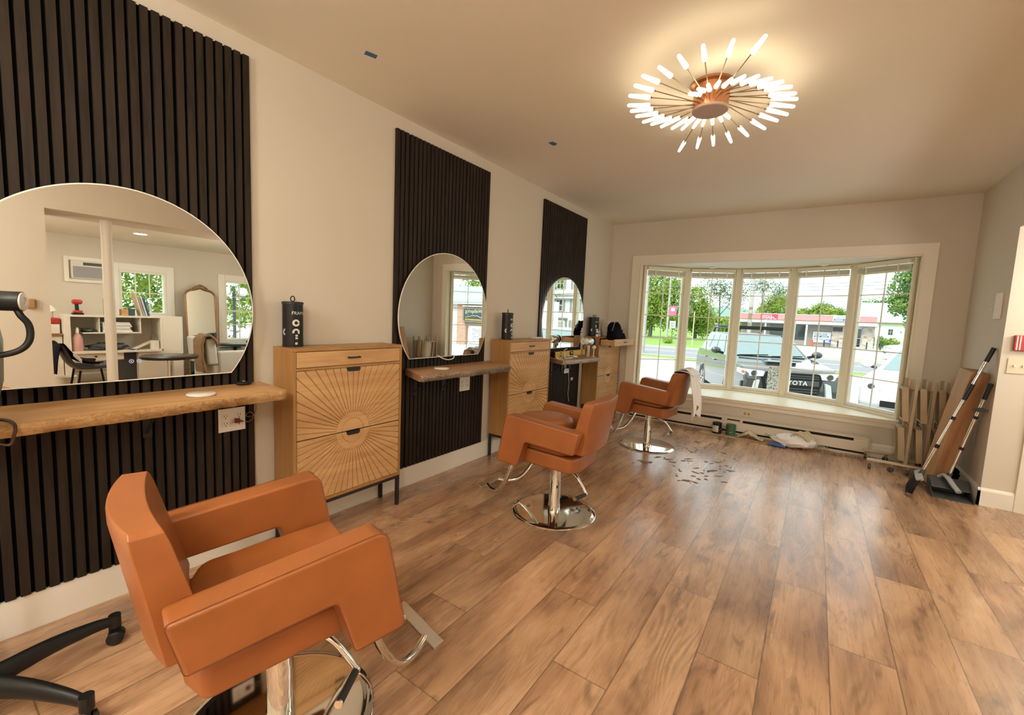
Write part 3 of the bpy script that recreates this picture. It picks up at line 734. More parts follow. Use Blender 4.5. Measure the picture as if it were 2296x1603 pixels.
fill_globe(4.3, 3.45, 2.25, 'added opal globe fill light in the side room by the opening', mt='fill_globe_soft'); fill_globe(4.35, 4.42, 2.25, 'added opal globe fill light in the side room by the sofa', mt='fill_globe_soft'); fill_globe(4.9, -0.3, 2.25, 'added opal globe fill light in the rear of the side room')

# ------------------------------------------------------------------ bits on ceiling and walls
def tapebit(label, pts):
    m = MB(); m.prism(pts, H - 0.0012, H - 0.0002, lambda p, q, z: (p, q, z)); return tag(m.build('masking_tape', 'tape'), label, 'tape', 'blue tape scraps on the ceiling')
tapebit('blue tape scrap on the ceiling nearer the camera', [(0.395, 1.490), (0.43, 1.477), (0.448, 1.535), (0.414, 1.549)])
tapebit('blue tape scrap on the ceiling nearer the bay window', [(0.650, 2.955), (0.69, 2.945), (0.705, 2.995), (0.68, 3.02), (0.655, 3.01)])

def outlet(label, y0, y1, z0, z1, x, gangs, nrm='x'):
    t = thing('wall_outlet', label, 'outlet', (x, (y0 + y1) / 2, z0), group='wall outlets under the shelves')
    m = MB(); m.box(x, x + 0.006, y0, y1, z0, z1); m.build('cover_plate', 'white', t, bevel=(0.002, 2))
    for g in range(gangs):
        c = y0 + (y1 - y0) * (g + 0.5) / gangs; zc = (z0 + z1) / 2
        m = MB(); m.box(x + 0.0062, x + 0.0085, c - 0.0165, c + 0.0165, zc - 0.0335, zc + 0.0335); r = m.build('receptacle', 'white', t, bevel=(0.001, 2))
        m = MB()
        for s in (-1, 1):
            for dy in (-0.0065, 0.0065): m.box(x + 0.0086, x + 0.0090, c + dy - 0.0012, c + dy + 0.0012, zc + s * 0.019 - 0.001, zc + s * 0.019 + 0.008)
            m.lathe([(0, 0), (0.0027, 0), (0.0027, 0.0004), (0, 0.0004)], (x + 0.0086, c, zc + s * 0.019 - 0.008), (1, 0, 0), 10)
        m.build('slots', 'slot', r)
    return t
outlet('double white outlet with a dark red plug under the nearest shelf', 0.920, 1.046, 0.664, 0.785, 0.0212, 2)
outlet('white outlet plate below the middle shelf', 2.733, 2.862, 0.660, 0.785, 0.0212, 2)
outlet('white outlet below the far shelf holding a black adapter', 4.60, 4.72, 0.655, 0.78, 0.0212, 1)
# plugs and cords
t = thing('mirror_cord', 'dark red plug and thin clear cord in the nearest outlet', 'cord', (0.030, 1.0, 0.70))
m = MB(); m.bar((0.0308, 1.006, 0.718), (0.052, 0.998, 0.718), 0.024, 0.022); m.tube([(0.045, 1.008, 0.716), (0.048, 1.025, 0.713)], 0.0045, 8); m.build('plug', 'maroon', t, bevel=(0.003, 2))
m = MB(); m.tube(catmull([(0.048, 1.02, 0.714), (0.050, 1.05, 0.706), (0.042, 1.075, 0.715), (0.036, 1.080, 0.74), (0.034, 1.065, 0.752), (0.032, 1.05, 0.742), (0.030, 1.055, 0.728), (0.028, 1.085, 0.73), (0.027, 1.100, 0.76), (0.026, 1.098, 0.80), (0.026, 1.09, 0.86)], 6), 0.0018, 6); m.build('cord', 'bronze', t, smooth=60)
t = thing('power_adapter', 'black power adapter with a white cord in the far outlet', 'adapter', (0.030, 4.66, 0.69))
m = MB(); m.box(0.0305, 0.062, 4.64, 4.685, 0.715, 0.765); m.build('body', 'black', t, bevel=(0.004, 2))
m = MB(); m.tube(catmull([(0.05, 4.665, 0.716), (0.05, 4.67, 0.66), (0.035, 4.70, 0.60), (0.03, 4.73, 0.52), (0.03, 4.72, 0.40), (0.03, 4.75, 0.30)], 5), 0.0025, 6); m.build('cord', 'white', t, smooth=60)
t = thing('junction_box', 'small clear cord box on the far slat panel below the shelf', 'box', (0.0212, 4.79, 0.56)); m = MB(); m.box(0.0214, 0.045, 4.765, 4.85, 0.545, 0.60); m.build('housing', 'clear', t); m = MB(); m.box(0.0222, 0.030, 4.78, 4.83, 0.555, 0.59); m.build('connector', 'white', t)
m = MB(); m.tube(catmull([(0.05, 2.44, 0.985), (0.075, 2.47, 0.962), (0.082, 2.53, 0.950), (0.070, 2.60, 0.958), (0.05, 2.62, 0.98)], 6), 0.004, 8); tag(m.build('white_cable', 'white', smooth=60), 'loop of white cable hanging below the middle mirror', 'cable')
m = MB(); m.tube(catmull([(0.20, 0.10, 0.9125), (0.30, 0.185, 0.9125), (0.375, 0.205, 0.912), (0.405, 0.207, 0.895), (0.404, 0.203, 0.875), (0.392, 0.200, 0.850), (0.34, 0.19, 0.835), (0.22, 0.15, 0.842), (0.10, 0.10, 0.845)], 6), 0.0045, 8); tag(m.build('dryer_cable', 'bark_cable', smooth=60), 'dark brown cord hanging over the nearest shelf edge at the left', 'cord')
# round stones on shelves, shaver
def puck(x, y, z, r, label, rot=0):
    m = MB(); m.lathe([(0, 0.0005), (r - 0.004, 0.0005), (r, 0.004), (r, 0.009), (r - 0.003, 0.0125), (0, 0.0128)], (x, y, z), n=40); return tag(m.build('round_coaster', 'marble', smooth=50), label, 'coaster', 'white round coasters on the shelves')
puck(0.245, 0.772, 0.908, 0.055, 'white round coaster on the nearest shelf')
puck(0.195, 2.335, 0.900, 0.055, 'white round coaster on the middle shelf')
t = thing('hair_trimmer', 'small black trimmer lying at the back of the nearest shelf', 'trimmer', (0.075, 1.02, 0.908)); m = MB(); m.sphere((0.075, 1.02, 0.918), 0.05, 16, (0.55, 0.8, 0.2)); m.build('body', 'black', t, smooth=80); m = MB(); m.cyl((0.075, 1.02, 0.926), 0.008, 0.005); m.build('button', 'steel', t)

# ------------------------------------------------------------------ canisters with ring lids
def canister(x, y, z, label, turn=0.0):
    t = thing('foil_canister', label, 'canister', (x, y, z), turn, 'black ring-topped canisters', world=False)
    r, h = 0.052, 0.243
    m = MB(); m.lathe([(0, 0.0005), (r + 0.001, 0.0005), (r + 0.001, 0.013), (r, 0.0135), (r, h - 0.01), (0, h - 0.01)], n=48); b = m.build('body', 'black', t, smooth=40)
    m = MB(); m.lathe([(0, h - 0.0095), (r + 0.003, h - 0.0095), (r + 0.003, h), (r - 0.002, h + 0.004), (0, h + 0.005)], n=48); m.build('lid', 'blackmat', t, smooth=40)
    m = MB(); m.tube([(0, 0.0145 * math.cos(a), h + 0.019 + 0.0145 * math.sin(a)) for a in [2 * PI * k / 28 for k in range(29)]], 0.003, 8, cap=False); m.build('ring', 'blackmat', t, smooth=60)
    def wrap(px, pz, a0): a = a0 + px / r; return ((r + 0.0008) * math.sin(a), -(r + 0.0008) * math.cos(a), pz)
    A = math.radians(62)
    m = MB(); add_text(m, 'FRAMAR', 0.0245, lambda a, b_, c: wrap(a - 0.022, h - 0.066 + b_, A), align='LEFT'); m.build('print', 'silver', b)
    def ann(m, cx, cz, r0, r1, t0, t1, a0=A):
        n = 24; vs = []
        for k in range(n + 1):
            q = t0 + (t1 - t0) * k / n
            for rr in (r0, r1): vs.append(wrap(cx + rr * math.cos(q), cz + rr * math.sin(q), a0))
        m.add(vs, [(2 * k, 2 * k + 2, 2 * k + 3, 2 * k + 1) for k in range(n)])
    for cz in (0.132, 0.082):
        m = MB(); ann(m, 0.0, cz, 0.009, 0.019, 0.1 if cz > 0.1 else -0.6, 2 * PI - 0.1 if cz > 0.1 else PI + 0.4); m.build('emblem', 'silver', b)
    m = MB(); ann(m, -0.055, 0.082, 0.009, 0.019, PI * 0.55, PI * 1.45); m.build('emblem', 'silver', b)
    m = MB()
    for cz in (0.058, 0.044): m.add([wrap(a, cz + b_, A) for a, b_ in ((-0.004, 0), (0.008, 0), (0.008, 0.010), (-0.004, 0.010))], [(0, 1, 2, 3)])
    m.build('emblem', 'silver', b)
    m = MB(); ann(m, 0.001, 0.020, 0.0, 0.007, 0, 2 * PI); m.build('emblem', 'silver', b)
    return t
can1 = canister(0.085, 1.272, CH, 'black foil canister with silver lettering on the nearest cabinet', math.radians(18))
can2 = dup(can1, (0.10, 3.285, CH), math.radians(30), 'black foil canister on the middle cabinet')
can3 = dup(can1, (0.085, 5.205, CH), math.radians(18), 'black foil canister on the far cabinet, in front of another one')

# ------------------------------------------------------------------ far cabinet and far shelf clutter
canister_b = dup(can1, (0.062, 5.315, CH), math.radians(-30), 'black canister standing behind another on the far cabinet')
t = thing('spray_bottle', 'small white bottle with dark label on the far cabinet', 'bottle', (0.150, 5.20, CH)); o = (0.150, 5.20, CH)
m = MB(); m.lathe([(0, 0.0005), (0.019, 0.0005), (0.019, 0.055), (0.012, 0.066), (0.010, 0.070), (0, 0.070)], o, n=24); m.build('body', 'white', t, smooth=40)
m = MB(); m.lathe([(0.011, 0.0702), (0.011, 0.10), (0, 0.10)], o, n=20); m.build('cap', 'white', t, smooth=40)
m = MB(); m.lathe([(0.0193, 0.032), (0.0193, 0.050)], o, n=24, cap=False); m.build('label_band', 'dgrey', t, smooth=60)
t = thing('small_carton', 'small white carton leaning beside the white bottle', 'box', (0.150, 5.262, CH)); m = MB(); m.obox((0.150, 5.262, CH + 0.0385), (0.014, 0, 0), (0, 0.026, 0.004), (0, -0.006, 0.034)); m.build('carton', 'white', t, bevel=(0.001, 1)); m = MB(); m.obox((0.1648, 5.262, CH + 0.042), (0.0004, 0, 0), (0, 0.016, 0.0025), (0, -0.003, 0.014)); m.build('print', 'grey', t)
m = MB(); m.box(0.125, 0.155, 5.305, 5.345, CH + 0.0005, CH + 0.072); tag(m.build('dark_jar', 'dgrey', bevel=(0.004, 2)), 'small dark square jar between carton and reed diffuser', 'jar')
t = thing('reed_diffuser', 'glass reed diffuser with dark sticks on the far cabinet', 'diffuser', (0.11, 5.42, CH)); o = (0.11, 5.42, CH)
m = MB(); m.lathe([(0, 0.0005), (0.026, 0.0005), (0.026, 0.055), (0.012, 0.075), (0.010, 0.088), (0.007, 0.088), (0.007, 0.075), (0, 0.07)], o, n=24); m.build('vase', 'clear', t, smooth=40)
for a in (-0.5, -0.22, 0.1, 0.34): 
    m = MB(); m.tube([(0.11, 5.42 + a * 0.004, CH + 0.02), (0.11 + a * 0.02, 5.42 + a * 0.11, CH + 0.225 - abs(a) * 0.03)], 0.0016, 5); m.build('reed', 'dgrey', t)
t = thing('tall_carton', 'tall cream carton standing next to the black bag', 'box', (0.13, 5.545, CH)); m = MB(); m.box(0.10, 0.16, 5.517, 5.572, CH + 0.0005, CH + 0.195); m.build('carton', 'ivory', t, bevel=(0.001, 1)); m = MB(); m.box(0.1602, 0.1606, 5.524, 5.565, CH + 0.13, CH + 0.18); m.build('print', 'white', t)
def blob(name, mat, c, rad, seed, amp=0.25, n=28, parent=None, flat=0.0, freq=2.2, smooth=180):
    m = MB(); nn = n // 2; vs = []
    for i in range(nn + 1):
        th = PI * i / nn
        for k in range(n):
            ph = 2 * PI * k / n; d = Vector((math.sin(th) * math.cos(ph), math.sin(th) * math.sin(ph), math.cos(th)))
            s = 1 + amp * (mnoise.noise(d * freq + Vector((seed, 0, 0))) + 0.5 * mnoise.noise(d * freq * 2.7 + Vector((0, seed, 0))))
            p = Vector((d.x * rad[0] * s, d.y * rad[1] * s, d.z * rad[2] * s))
            if p.z < -rad[2] * (1 - flat): p.z = -rad[2] * (1 - flat)
            vs.append(Vector(c) + p)
    m.add(vs, [(i * n + k, (i + 1) * n + k, (i + 1) * n + (k + 1) % n, i * n + (k + 1) % n) for i in range(nn) for k in range(n)])
    return m.build(name, mat, parent, smooth=smooth)
t = thing('black_bag', 'slumped black drawstring bag in the open drawer of the far cabinet', 'bag', (0.28, 5.50, 1.003))
blob('sack', 'darkcloth', (0.285, 5.46, 1.145), (0.085, 0.135, 0.145), 4.2, 0.30, parent=t, flat=0.03); blob('drape', 'darkcloth', (0.30, 5.62, 1.085), (0.07, 0.12, 0.07), 8.1, 0.35, parent=t)
m = MB(); m.tube(catmull([(0.30, 5.33, 1.18), (0.31, 5.36, 1.26), (0.30, 5.41, 1.29), (0.30, 5.47, 1.27)], 6), 0.004, 6); m.build('drawstring', 'grey', t, smooth=60)
# small white charger on middle cabinet
m = MB(); m.box(0.09, 0.15, 3.72, 3.86, CH + 0.0005, CH + 0.014); tag(m.build('charging_pad', 'white', bevel=(0.004, 2)), 'flat white pad at the far end of the middle cabinet', 'pad')
# hair dryer standing on far shelf
o = Vector((0.27, 4.70, 0.870))
t = thing('hair_dryer', 'silver hair dryer standing on its handle at the end of the far shelf', 'hair dryer', tuple(o))
m = MB(); m.lathe([(0.0, -0.115), (0.036, -0.115), (0.046, -0.09), (0.048, 0.03), (0.044, 0.06), (0.0, 0.06)], tuple(o + Vector((0, 0, 0.185))), (0.12, 1, 0), 32); m.build('barrel', 'steel', t, smooth=40)
m = MB(); m.lathe([(0.0, 0.0602), (0.046, 0.0602), (0.050, 0.066), (0.050, 0.085), (0.0, 0.085)], tuple(o + Vector((0, 0, 0.185))), (0.12, 1, 0), 32); m.build('intake', 'black', t, smooth=40)
m = MB(); m.sphere(tuple(o + Vector((0.008, -0.09, 0.19))), 0.04, 20, (1, 0.9, 1)); m.build('nozzle', 'white', t, smooth=80)
m = MB(); m.tube([o + Vector((0, 0.0, 0.001)), o + Vector((0, 0.0, 0.02)), o + Vector((0, 0, 0.14))], [0.017, 0.019, 0.022], 18); m.build('handle', 'steel', t, smooth=50)
m = MB(); m.sphere((0.30, 4.80, 0.985), 0.024, 16); m.tube([(0.30, 4.80, 0.8705), (0.30, 4.80, 0.965)], 0.006, 10); m.lathe([(0, 0), (0.022, 0), (0.022, 0.004), (0, 0.004)], (0.30, 4.80, 0.8705)); tag(m.build('round_brush', 'marble', smooth=60), 'small pale round-headed brush beside the hair dryer', 'brush')
# yellow spirit level
t = thing('spirit_level', 'yellow spirit level standing on edge on the far shelf', 'level', (0.10, 4.62, 0.870))
y0, y1, x, z0, z1 = 4.215, 5.02, 0.085, 0.8705, 0.936
m = MB(); m.box(x - 0.012, x + 0.012, y0 + 0.02, y1 - 0.02, z0, z1); m.build('body', 'yellow', t, bevel=(0.002, 2))
for a, b in ((y0, y0 + 0.0198), (y1 - 0.0198, y1)):
    m = MB(); m.box(x - 0.0125, x + 0.0125, a, b, z0, z1 + 0.0005); m.build('end_cap', 'black', t, bevel=(0.002, 2))
for yc, w in ((4.62, 0.045), (4.36, 0.030), (4.90, 0.030)):
    m = MB(); zc = (z0 + z1) / 2
    if w > 0.04: m.box(x + 0.0121, x + 0.0135, yc - w, yc + w, zc - 0.022, zc + 0.026)
    else: m.lathe([(0.016, 0), (0.026, 0), (0.026, 0.0014), (0.016, 0.0014)], (x + 0.0121, yc, zc), (1, 0, 0), 28, loop=True)
    f = m.build('vial_frame', 'black', t)
    m = MB(); m.tube([(x + 0.0145, yc - 0.018, zc + 0.008), (x + 0.0145, yc + 0.018, zc + 0.008)], 0.006, 10) if w > 0.04 else m.tube([(x + 0.013, yc - 0.006, zc - 0.01), (x + 0.013, yc + 0.006, zc + 0.01)], 0.005, 10)
    m.build('vial', 'marble', f, smooth=60)
# crumpled clear wrap and cord
t = thing('plastic_wrap', 'crumpled clear plastic wrap and white cord on the far shelf', 'wrap', (0.2, 4.25, 0.870))
m = MB(); m.grid(lambda u, v: (0.14 + 0.15 * v + 0.02 * mnoise.noise((u * 6, v * 6, 0)), 4.12 + 0.34 * u, 0.8745 + 0.035 * abs(mnoise.noise((u * 7, v * 5, 2))) ), 26, 16); m.build('film', 'clear', t, smooth=20)
m = MB(); m.tube(catmull([(0.10, 4.50, 0.962), (0.14, 4.36, 0.955), (0.20, 4.26, 0.92), (0.24, 4.20, 0.885), (0.26, 4.30, 0.882), (0.22, 4.42, 0.88)], 6), 0.005, 8); m.build('cord', 'white', t, smooth=60)
blob('paper_scrap', 'cloth', (0.24, 4.43, 0.8852), (0.03, 0.05, 0.012), 3.0, 0.3, parent=t)

# ------------------------------------------------------------------ window wall, floor clutter
t = thing('baseboard_heater', 'long cream baseboard heater under the bay window', 'heater', (1.7, 5.87, 0)); hx0, hx1, yf = 0.42, 3.005, 5.80
m = MB(); prof = [(yf, 0.045), (yf, 0.145), (yf + 0.004, 0.150), (yf + 0.078, 0.150), (yf + 0.078, 0.045)]; m.prism(prof, hx0, hx1, lambda p, q, x: (x, p, q)); m.build('front_cover', 'heater', t, bevel=(0.003, 2))
m = MB(); m.prism([(yf + 0.006, 0.181), (yf + 0.006, 0.190), (yf + 0.045, 0.207), (yf + 0.078, 0.207), (yf + 0.078, 0.181)], hx0, hx1, lambda p, q, x: (x, p, q)); m.build('top_hood', 'heater', t, bevel=(0.002, 2))
m = MB(); m.box(hx0 + 0.004, hx1 - 0.004, yf + 0.030, yf + 0.078, 0.012, 0.1808); m.build('dark_inside', 'slot', t)
for a, b in ((hx0, hx0 + 0.05), (1.60, 1.66), (1.80, 1.83), (hx1 - 0.12, hx1)):
    m = MB(); m.box(a, b, yf + 0.002, yf + 0.0285, 0.151, 0.180); m.build('cover_clip', 'heater', t)
m = MB(); m.box(1.662, 1.798, yf + 0.006, yf + 0.0285, 0.151, 0.164); m.build('damper', 'heater', t)
m = MB(); m.box(hx1 + 0.0005, hx1 + 0.012, yf - 0.004, yf + 0.080, 0.006, 0.2085); m.build('end_cap', 'heater', t, bevel=(0.002, 2))
m = MB(); m.box(hx0, hx1 - 0.002, yf + 0.020, yf + 0.0285, 0.001, 0.020); m.build('toe_rail', 'heater', t)
t = thing('round_outlet', 'ivory outlet with two round sockets on the wall above the heater', 'outlet', (1.856, YF - 0.001, 0.226))
m = MB(); m.box(1.795, 1.917, YF - 0.006, YF - 0.0005, 0.226, 0.288); m.build('cover_plate', 'ivory', t, bevel=(0.002, 2))
for x in (1.835, 1.877):
    m = MB(); m.lathe([(0, 0), (0.015, 0), (0.015, 0.002), (0, 0.002)], (x, YF - 0.0061, 0.257), (0, -1, 0), 24); m.build('socket', 'oakdark', t)
m = MB(); m.prism([(1.40, 5.785), (1.39, 5.60), (1.925, 5.590), (1.99, 5.785)], 0.0006, 0.005, lambda p, q, z: (p, q, z)); tag(m.build('cardboard_sheet', 'cardboard'), 'flat cardboard sheet on the floor under the paint cans', 'cardboard')
def can(x, y, name, label, mat, band):
    t = thing(name, label, 'paint can', (x, y, 0.005), group='paint cans on the cardboard'); o = (x, y, 0.0055); r = 0.052
    m = MB(); m.lathe([(0, 0), (r + 0.001, 0), (r + 0.001, 0.004), (r, 0.005), (r, 0.122), (r + 0.002, 0.124), (r + 0.002, 0.129), (r - 0.006, 0.129), (r - 0.008, 0.124), (0, 0.123)], o, n=40); m.build('can_body', mat, t, smooth=35)
    m = MB(); m.lathe([(r + 0.0006, 0.022), (r + 0.0006, 0.098)], o, n=20, a0=-PI * 0.95, a1=-PI * 0.35); m.build('can_label', band, t, smooth=60)
    m = MB(); m.tube(catmull([(x + r + 0.002, y, 0.108), (x + r + 0.012, y - 0.02, 0.085), (x + r * 0.6, y - r - 0.012, 0.055), (x - r * 0.6, y - r - 0.012, 0.055), (x - r - 0.012, y - 0.02, 0.085), (x - r - 0.002, y, 0.108)], 6), 0.0015, 5); m.build('bail_wire', 'steel', t)
    return t
can(1.572, 5.70, 'paint_can', 'black stain can with pale label on the cardboard', 'black', 'ivory')
can(1.722, 5.715, 'paint_can', 'green can beside the black stain can on the cardboard', 'green', 'green')
def sheet(name, mat, fn, nu, nv, parent=None, th=0.004, smooth=180):
    m = MB(); m.grid(fn, nu, nv); return m.build(name, mat, parent, smooth=smooth, solid=th)
def rag(u, v):
    x = 1.80 + 0.27 * u; y = 5.64 + 0.13 * v + 0.02 * mnoise.noise((u * 4, v * 3, 5))
    z = 0.013 + 0.11 * max(0, 1 - abs(u - 0.45) * 2.4) * (0.55 + 0.5 * mnoise.noise((u * 5, v * 4, 1))) + 0.018 * abs(mnoise.noise((u * 11, v * 9, 2)))
    return (x, y, z)
tag(sheet('rag', 'beigecloth', rag, 40, 24), 'crumpled beige rag on the cardboard beside the green can', 'rag')
m = MB(); m.bar((1.90, 5.60, 0.010), (2.16, 5.572, 0.010), 0.014, 0.012); tag(m.build('stir_stick', 'board_face', bevel=(0.002, 1)), 'wooden stir stick between the rag and the blue packet', 'stick')
t = thing('blue_packet', 'flat blue and white packet in front of the plastic bag', 'packet', (2.21, 5.55, 0)); m = MB(); m.grid(lambda u, v: (2.12 + 0.17 * u + 0.012 * v, 5.545 + 0.075 * v - 0.02 * u, 0.010 + 0.028 * math.sin(PI * v) * (0.5 + 0.5 * math.sin(PI * u))), 16, 10); m.build('wrapper', 'blue', t, smooth=180, solid=0.004)
m = MB(); m.grid(lambda u, v: (2.235 + 0.05 * u + 0.012 * v, 5.5445 + 0.06 * v - 0.01 * u, 0.014 + 0.026 * math.sin(PI * v) * (0.6 + 0.3 * (1 - u))), 8, 8); m.build('label_patch', 'white', t, smooth=180, solid=0.003)
t = thing('rag_bag', 'clear plastic bag of white cotton rags lying by the heater', 'bag', (2.40, 5.64, 0))
blob('rag_bundle', 'cloth', (2.36, 5.66, 0.075), (0.205, 0.105, 0.072), 12.0, 0.22, n=40, parent=t, flat=0.04, freq=2.6)
def plume(u, v):
    a = -1 + 2 * v; return (2.52 + 0.16 * u, 5.65 + 0.09 * a * (0.35 + u), 0.075 - 0.05 * u + 0.03 * abs(mnoise.noise((u * 5, v * 8, 3))) + 0.02 * (1 - abs(a)))
sheet('bag_mouth', 'clear', plume, 14, 14, t, 0.002, 20); sheet('bag_corner', 'clear', lambda u, v: (2.17 - 0.09 * u, 5.66 + 0.07 * (2 * v - 1) * (0.4 + 0.5 * u), 0.07 + 0.03 * u + 0.02 * mnoise.noise((u * 6, v * 6, 9))), 10, 10, t, 0.002, 20)
for k in range(6):
    m = MB(); y = 5.60 + 0.02 * k; m.tube(catmull([(2.33 + 0.02 * k, y, 0.13), (2.37 + 0.02 * k, y - 0.01, 0.178 + 0.008 * (k % 3)), (2.44 + 0.015 * k, y - 0.02, 0.158), (2.49 + 0.01 * k, y - 0.03, 0.11)], 5), 0.009, 7); m.build('cotton_strand', 'beigecloth', t, smooth=60)
# hair clippings
m = MB(); rnd = random.Random(5)
def splat(cx, cy, L, W, ang):
    n = 16; pts = []
    for k in range(n):
        a = 2 * PI * k / n; s = 0.55 + 0.75 * abs(mnoise.noise((math.cos(a) * 2.5 + cx * 9, math.sin(a) * 2.5 + cy * 9, cx)))
        px, py = L * s * math.cos(a), W * s * math.sin(a); pts.append((cx + px * math.cos(ang) - py * math.sin(ang), cy + px * math.sin(ang) + py * math.cos(ang), 0.0012 + 0.0008 * (k % 2)))
    m.add(pts + [(cx, cy, 0.005)], [(k, (k + 1) % n, n) for k in range(n)])
for (cx, cy) in ((1.42, 4.72), (1.55, 4.60), (1.75, 4.45), (1.70, 4.15), (1.62, 4.05), (1.78, 4.08), (1.86, 4.12), (1.62, 3.78), (1.30, 4.0), (1.35, 4.25), (1.52, 4.32), (1.90, 4.30), (1.60, 4.9), (1.75, 4.85), (1.72, 3.82), (1.36, 4.88), (1.84, 4.66), (1.48, 5.1), (1.66, 5.12)):
    for k in range(rnd.randint(3, 7)):
        splat(cx + rnd.gauss(0, 0.06), cy + rnd.gauss(0, 0.08), rnd.choice((0.008, 0.014, 0.03, 0.055)) * rnd.uniform(0.7, 1.2), rnd.uniform(0.008, 0.026), rnd.uniform(-0.9, 0.9))
tag(m.build('hair_clippings', 'hair'), 'dark hair clippings scattered on the floor in front of the far chair', 'hair clippings', kind='stuff')

# white cape over far chair: local to the chair's frame
hc = Vector((1.08, 4.57, 0)); az = math.atan2(0.997, 0.07)
def chl(s, f, z): c, sn = math.cos(az), math.sin(az); return (hc.x + c * s - sn * f, hc.y + sn * s + c * f, z)
def cape(u, v):
    s = -0.16 + 0.30 * v + 0.012 * math.sin(u * 9)
    if u < 0.22: f, z = -0.246 - 0.02 * (u / 0.22), 0.70 + (0.838 - 0.70) * (u / 0.22)
    elif u < 0.36: k = (u - 0.22) / 0.14; f, z = -0.27 - 0.135 * k, 0.838 + 0.010 * math.sin(PI * k)
    else: k = (u - 0.36) / 0.64; f, z = -0.408 - 0.03 * math.sin(k * 2.2) - 0.015 * k, 0.836 - 0.40 * k - 0.07 * math.sin(v * 7 + 1) * k
    w = math.sin(v * 19 + 2 * u) * (0.004 + 0.020 * max(0, u - 0.36)); s2 = s if u < 0.36 else s * (1 - 0.25 * (u - 0.36)) 
    return chl(s2 + 0.03, f - w - (0.012 if u >= 0.36 else 0), z + 0.004 * mnoise.noise((u * 12, v * 12, 1)))
t = thing('salon_cape', 'white cotton cape hung over the back of the far chair', 'cape', tuple(chl(0, -0.33, 0.83)))
sheet('drape', 'cloth', cape, 46, 44, t, 0.003)
sheet('fold', 'cloth', lambda u, v: chl(-0.10 + 0.26 * v, -0.285 - 0.16 * u, 0.852 + 0.022 * math.sin(PI * u) * (0.6 + 0.4 * math.sin(v * 11)) - 0.11 * max(0, u - 0.6)), 22, 24, t, 0.003)

sheet('seat_part', 'cloth', lambda u, v: chl(-0.19 + 0.38 * v, -0.16 + 0.33 * u, 0.524 + 0.05 * (-0.16 + 0.33 * u) + 0.005 * math.sin(v * 15)), 16, 20, t, 0.003)
t = thing('booster_cushion', 'round brown leather cushion on the seat of the middle chair', 'cushion', (1.0, 2.53, 0.53))
m = MB(); m.lathe([(0, 0.535), (0.165, 0.535), (0.185, 0.56), (0.19, 0.62), (0.175, 0.648), (0.13, 0.659), (0, 0.664)], (1.0, 2.53, 0), n=48); m.build('cushion', 'leather', t, smooth=60)

# ------------------------------------------------------------------ brass rack
t = thing('display_rack', 'folded brass rack of slanted trays on casters in the window corner', 'rack', (3.25, 5.48, 0))
for y in (5.335, 5.735):
    m = MB(); m.bar((2.965, y, 0.092), (3.56, y + 0.02, 0.085), 0.032, 0.020); m.build('base_rail', 'brasspale', t, bevel=(0.002, 2))
m = MB(); m.bar((3.20, 5.352, 0.092), (3.20, 5.718, 0.092), 0.03, 0.02); m.bar((3.50, 5.371, 0.090), (3.50, 5.718, 0.090), 0.03, 0.02); m.build('cross_rail', 'brass', t)
for (x, y) in ((2.99, 5.335), (3.145, 5.338), (3.265, 5.340), (2.99, 5.735), (3.145, 5.737), (3.40, 5.746)):
    a = 0.5 + x * 7 % 2; dx, dy = math.cos(a), math.sin(a) * 0.6
    m = MB(); m.lathe([(0.0, -0.010), (0.024, -0.010), (0.0265, -0.006), (0.0265, 0.006), (0.024, 0.010), (0, 0.010)], (x, y, 0.0268), (-dy, dx, 0), 24); w = m.build('caster', 'dgrey', t, smooth=40)
    m = MB(); m.tube([(x, y, 0.080), (x + 0.01 * dx, y, 0.055)], 0.012, 10); m.bar((x - 0.013 * dy - 0.004, y + 0.013 * dx, 0.058), (x - 0.013 * dy, y + 0.013 * dx, 0.022), 0.018, 0.004); m.bar((x + 0.013 * dy - 0.004, y - 0.013 * dx, 0.058), (x + 0.013 * dy, y - 0.013 * dx, 0.022), 0.018, 0.004); m.build('fork', 'brass', w)
def tray(xf, yf, xb, yb, z0, z1, lean):
    a, b = Vector((xf, yf, 0)), Vector((xb, yb, 0)); du = (b - a).normalized(); L = (b - a).length; dn = Vector((du.y, -du.x, 0))
    if dn.x > 0: dn = -dn
    fn = lambda u, v, n: a + du * u + dn * n + Vector((lean * (v - z0), 0, v))
    m = MB(); frame_rect(m, fn, 0, L, z0, z1, 0.018, -0.023, 0.023); m.build('tray_frame', 'brass', t, bevel=(0.0015, 1))
    m = MB(); fbox(m, fn, 0.0205, L - 0.0205, z0 + 0.0205, z1 - 0.0205, -0.012, -0.006); m.build('tray_back', 'brasspale', t)
for c in range(3):
    dx = 0.124 * c
    tray(3.203 + dx, 5.31, 3.203 + dx, 5.50, 0.505, 0.812, -0.10)
    tray(3.207 + dx, 5.30, 3.207 + dx, 5.49, 0.135, 0.446, -0.10)
    for (xb_, yb_) in ((3.252, 5.335), (3.232, 5.46), (3.215, 5.61)):
        m = MB(); m.bar((xb_ + dx - 0.012, yb_, 0.098), (xb_ + dx, yb_, 0.885), 0.026, 0.016, (0, 1, 0)); m.build('post', 'brass', t, bevel=(0.0015, 1))
    for z in (0.795, 0.455):
        m = MB(); m.bar((3.236 + dx, 5.347, z), (3.220 + dx, 5.60, z), 0.014, 0.014); m.build('hinge_bar', 'oakdark', t)

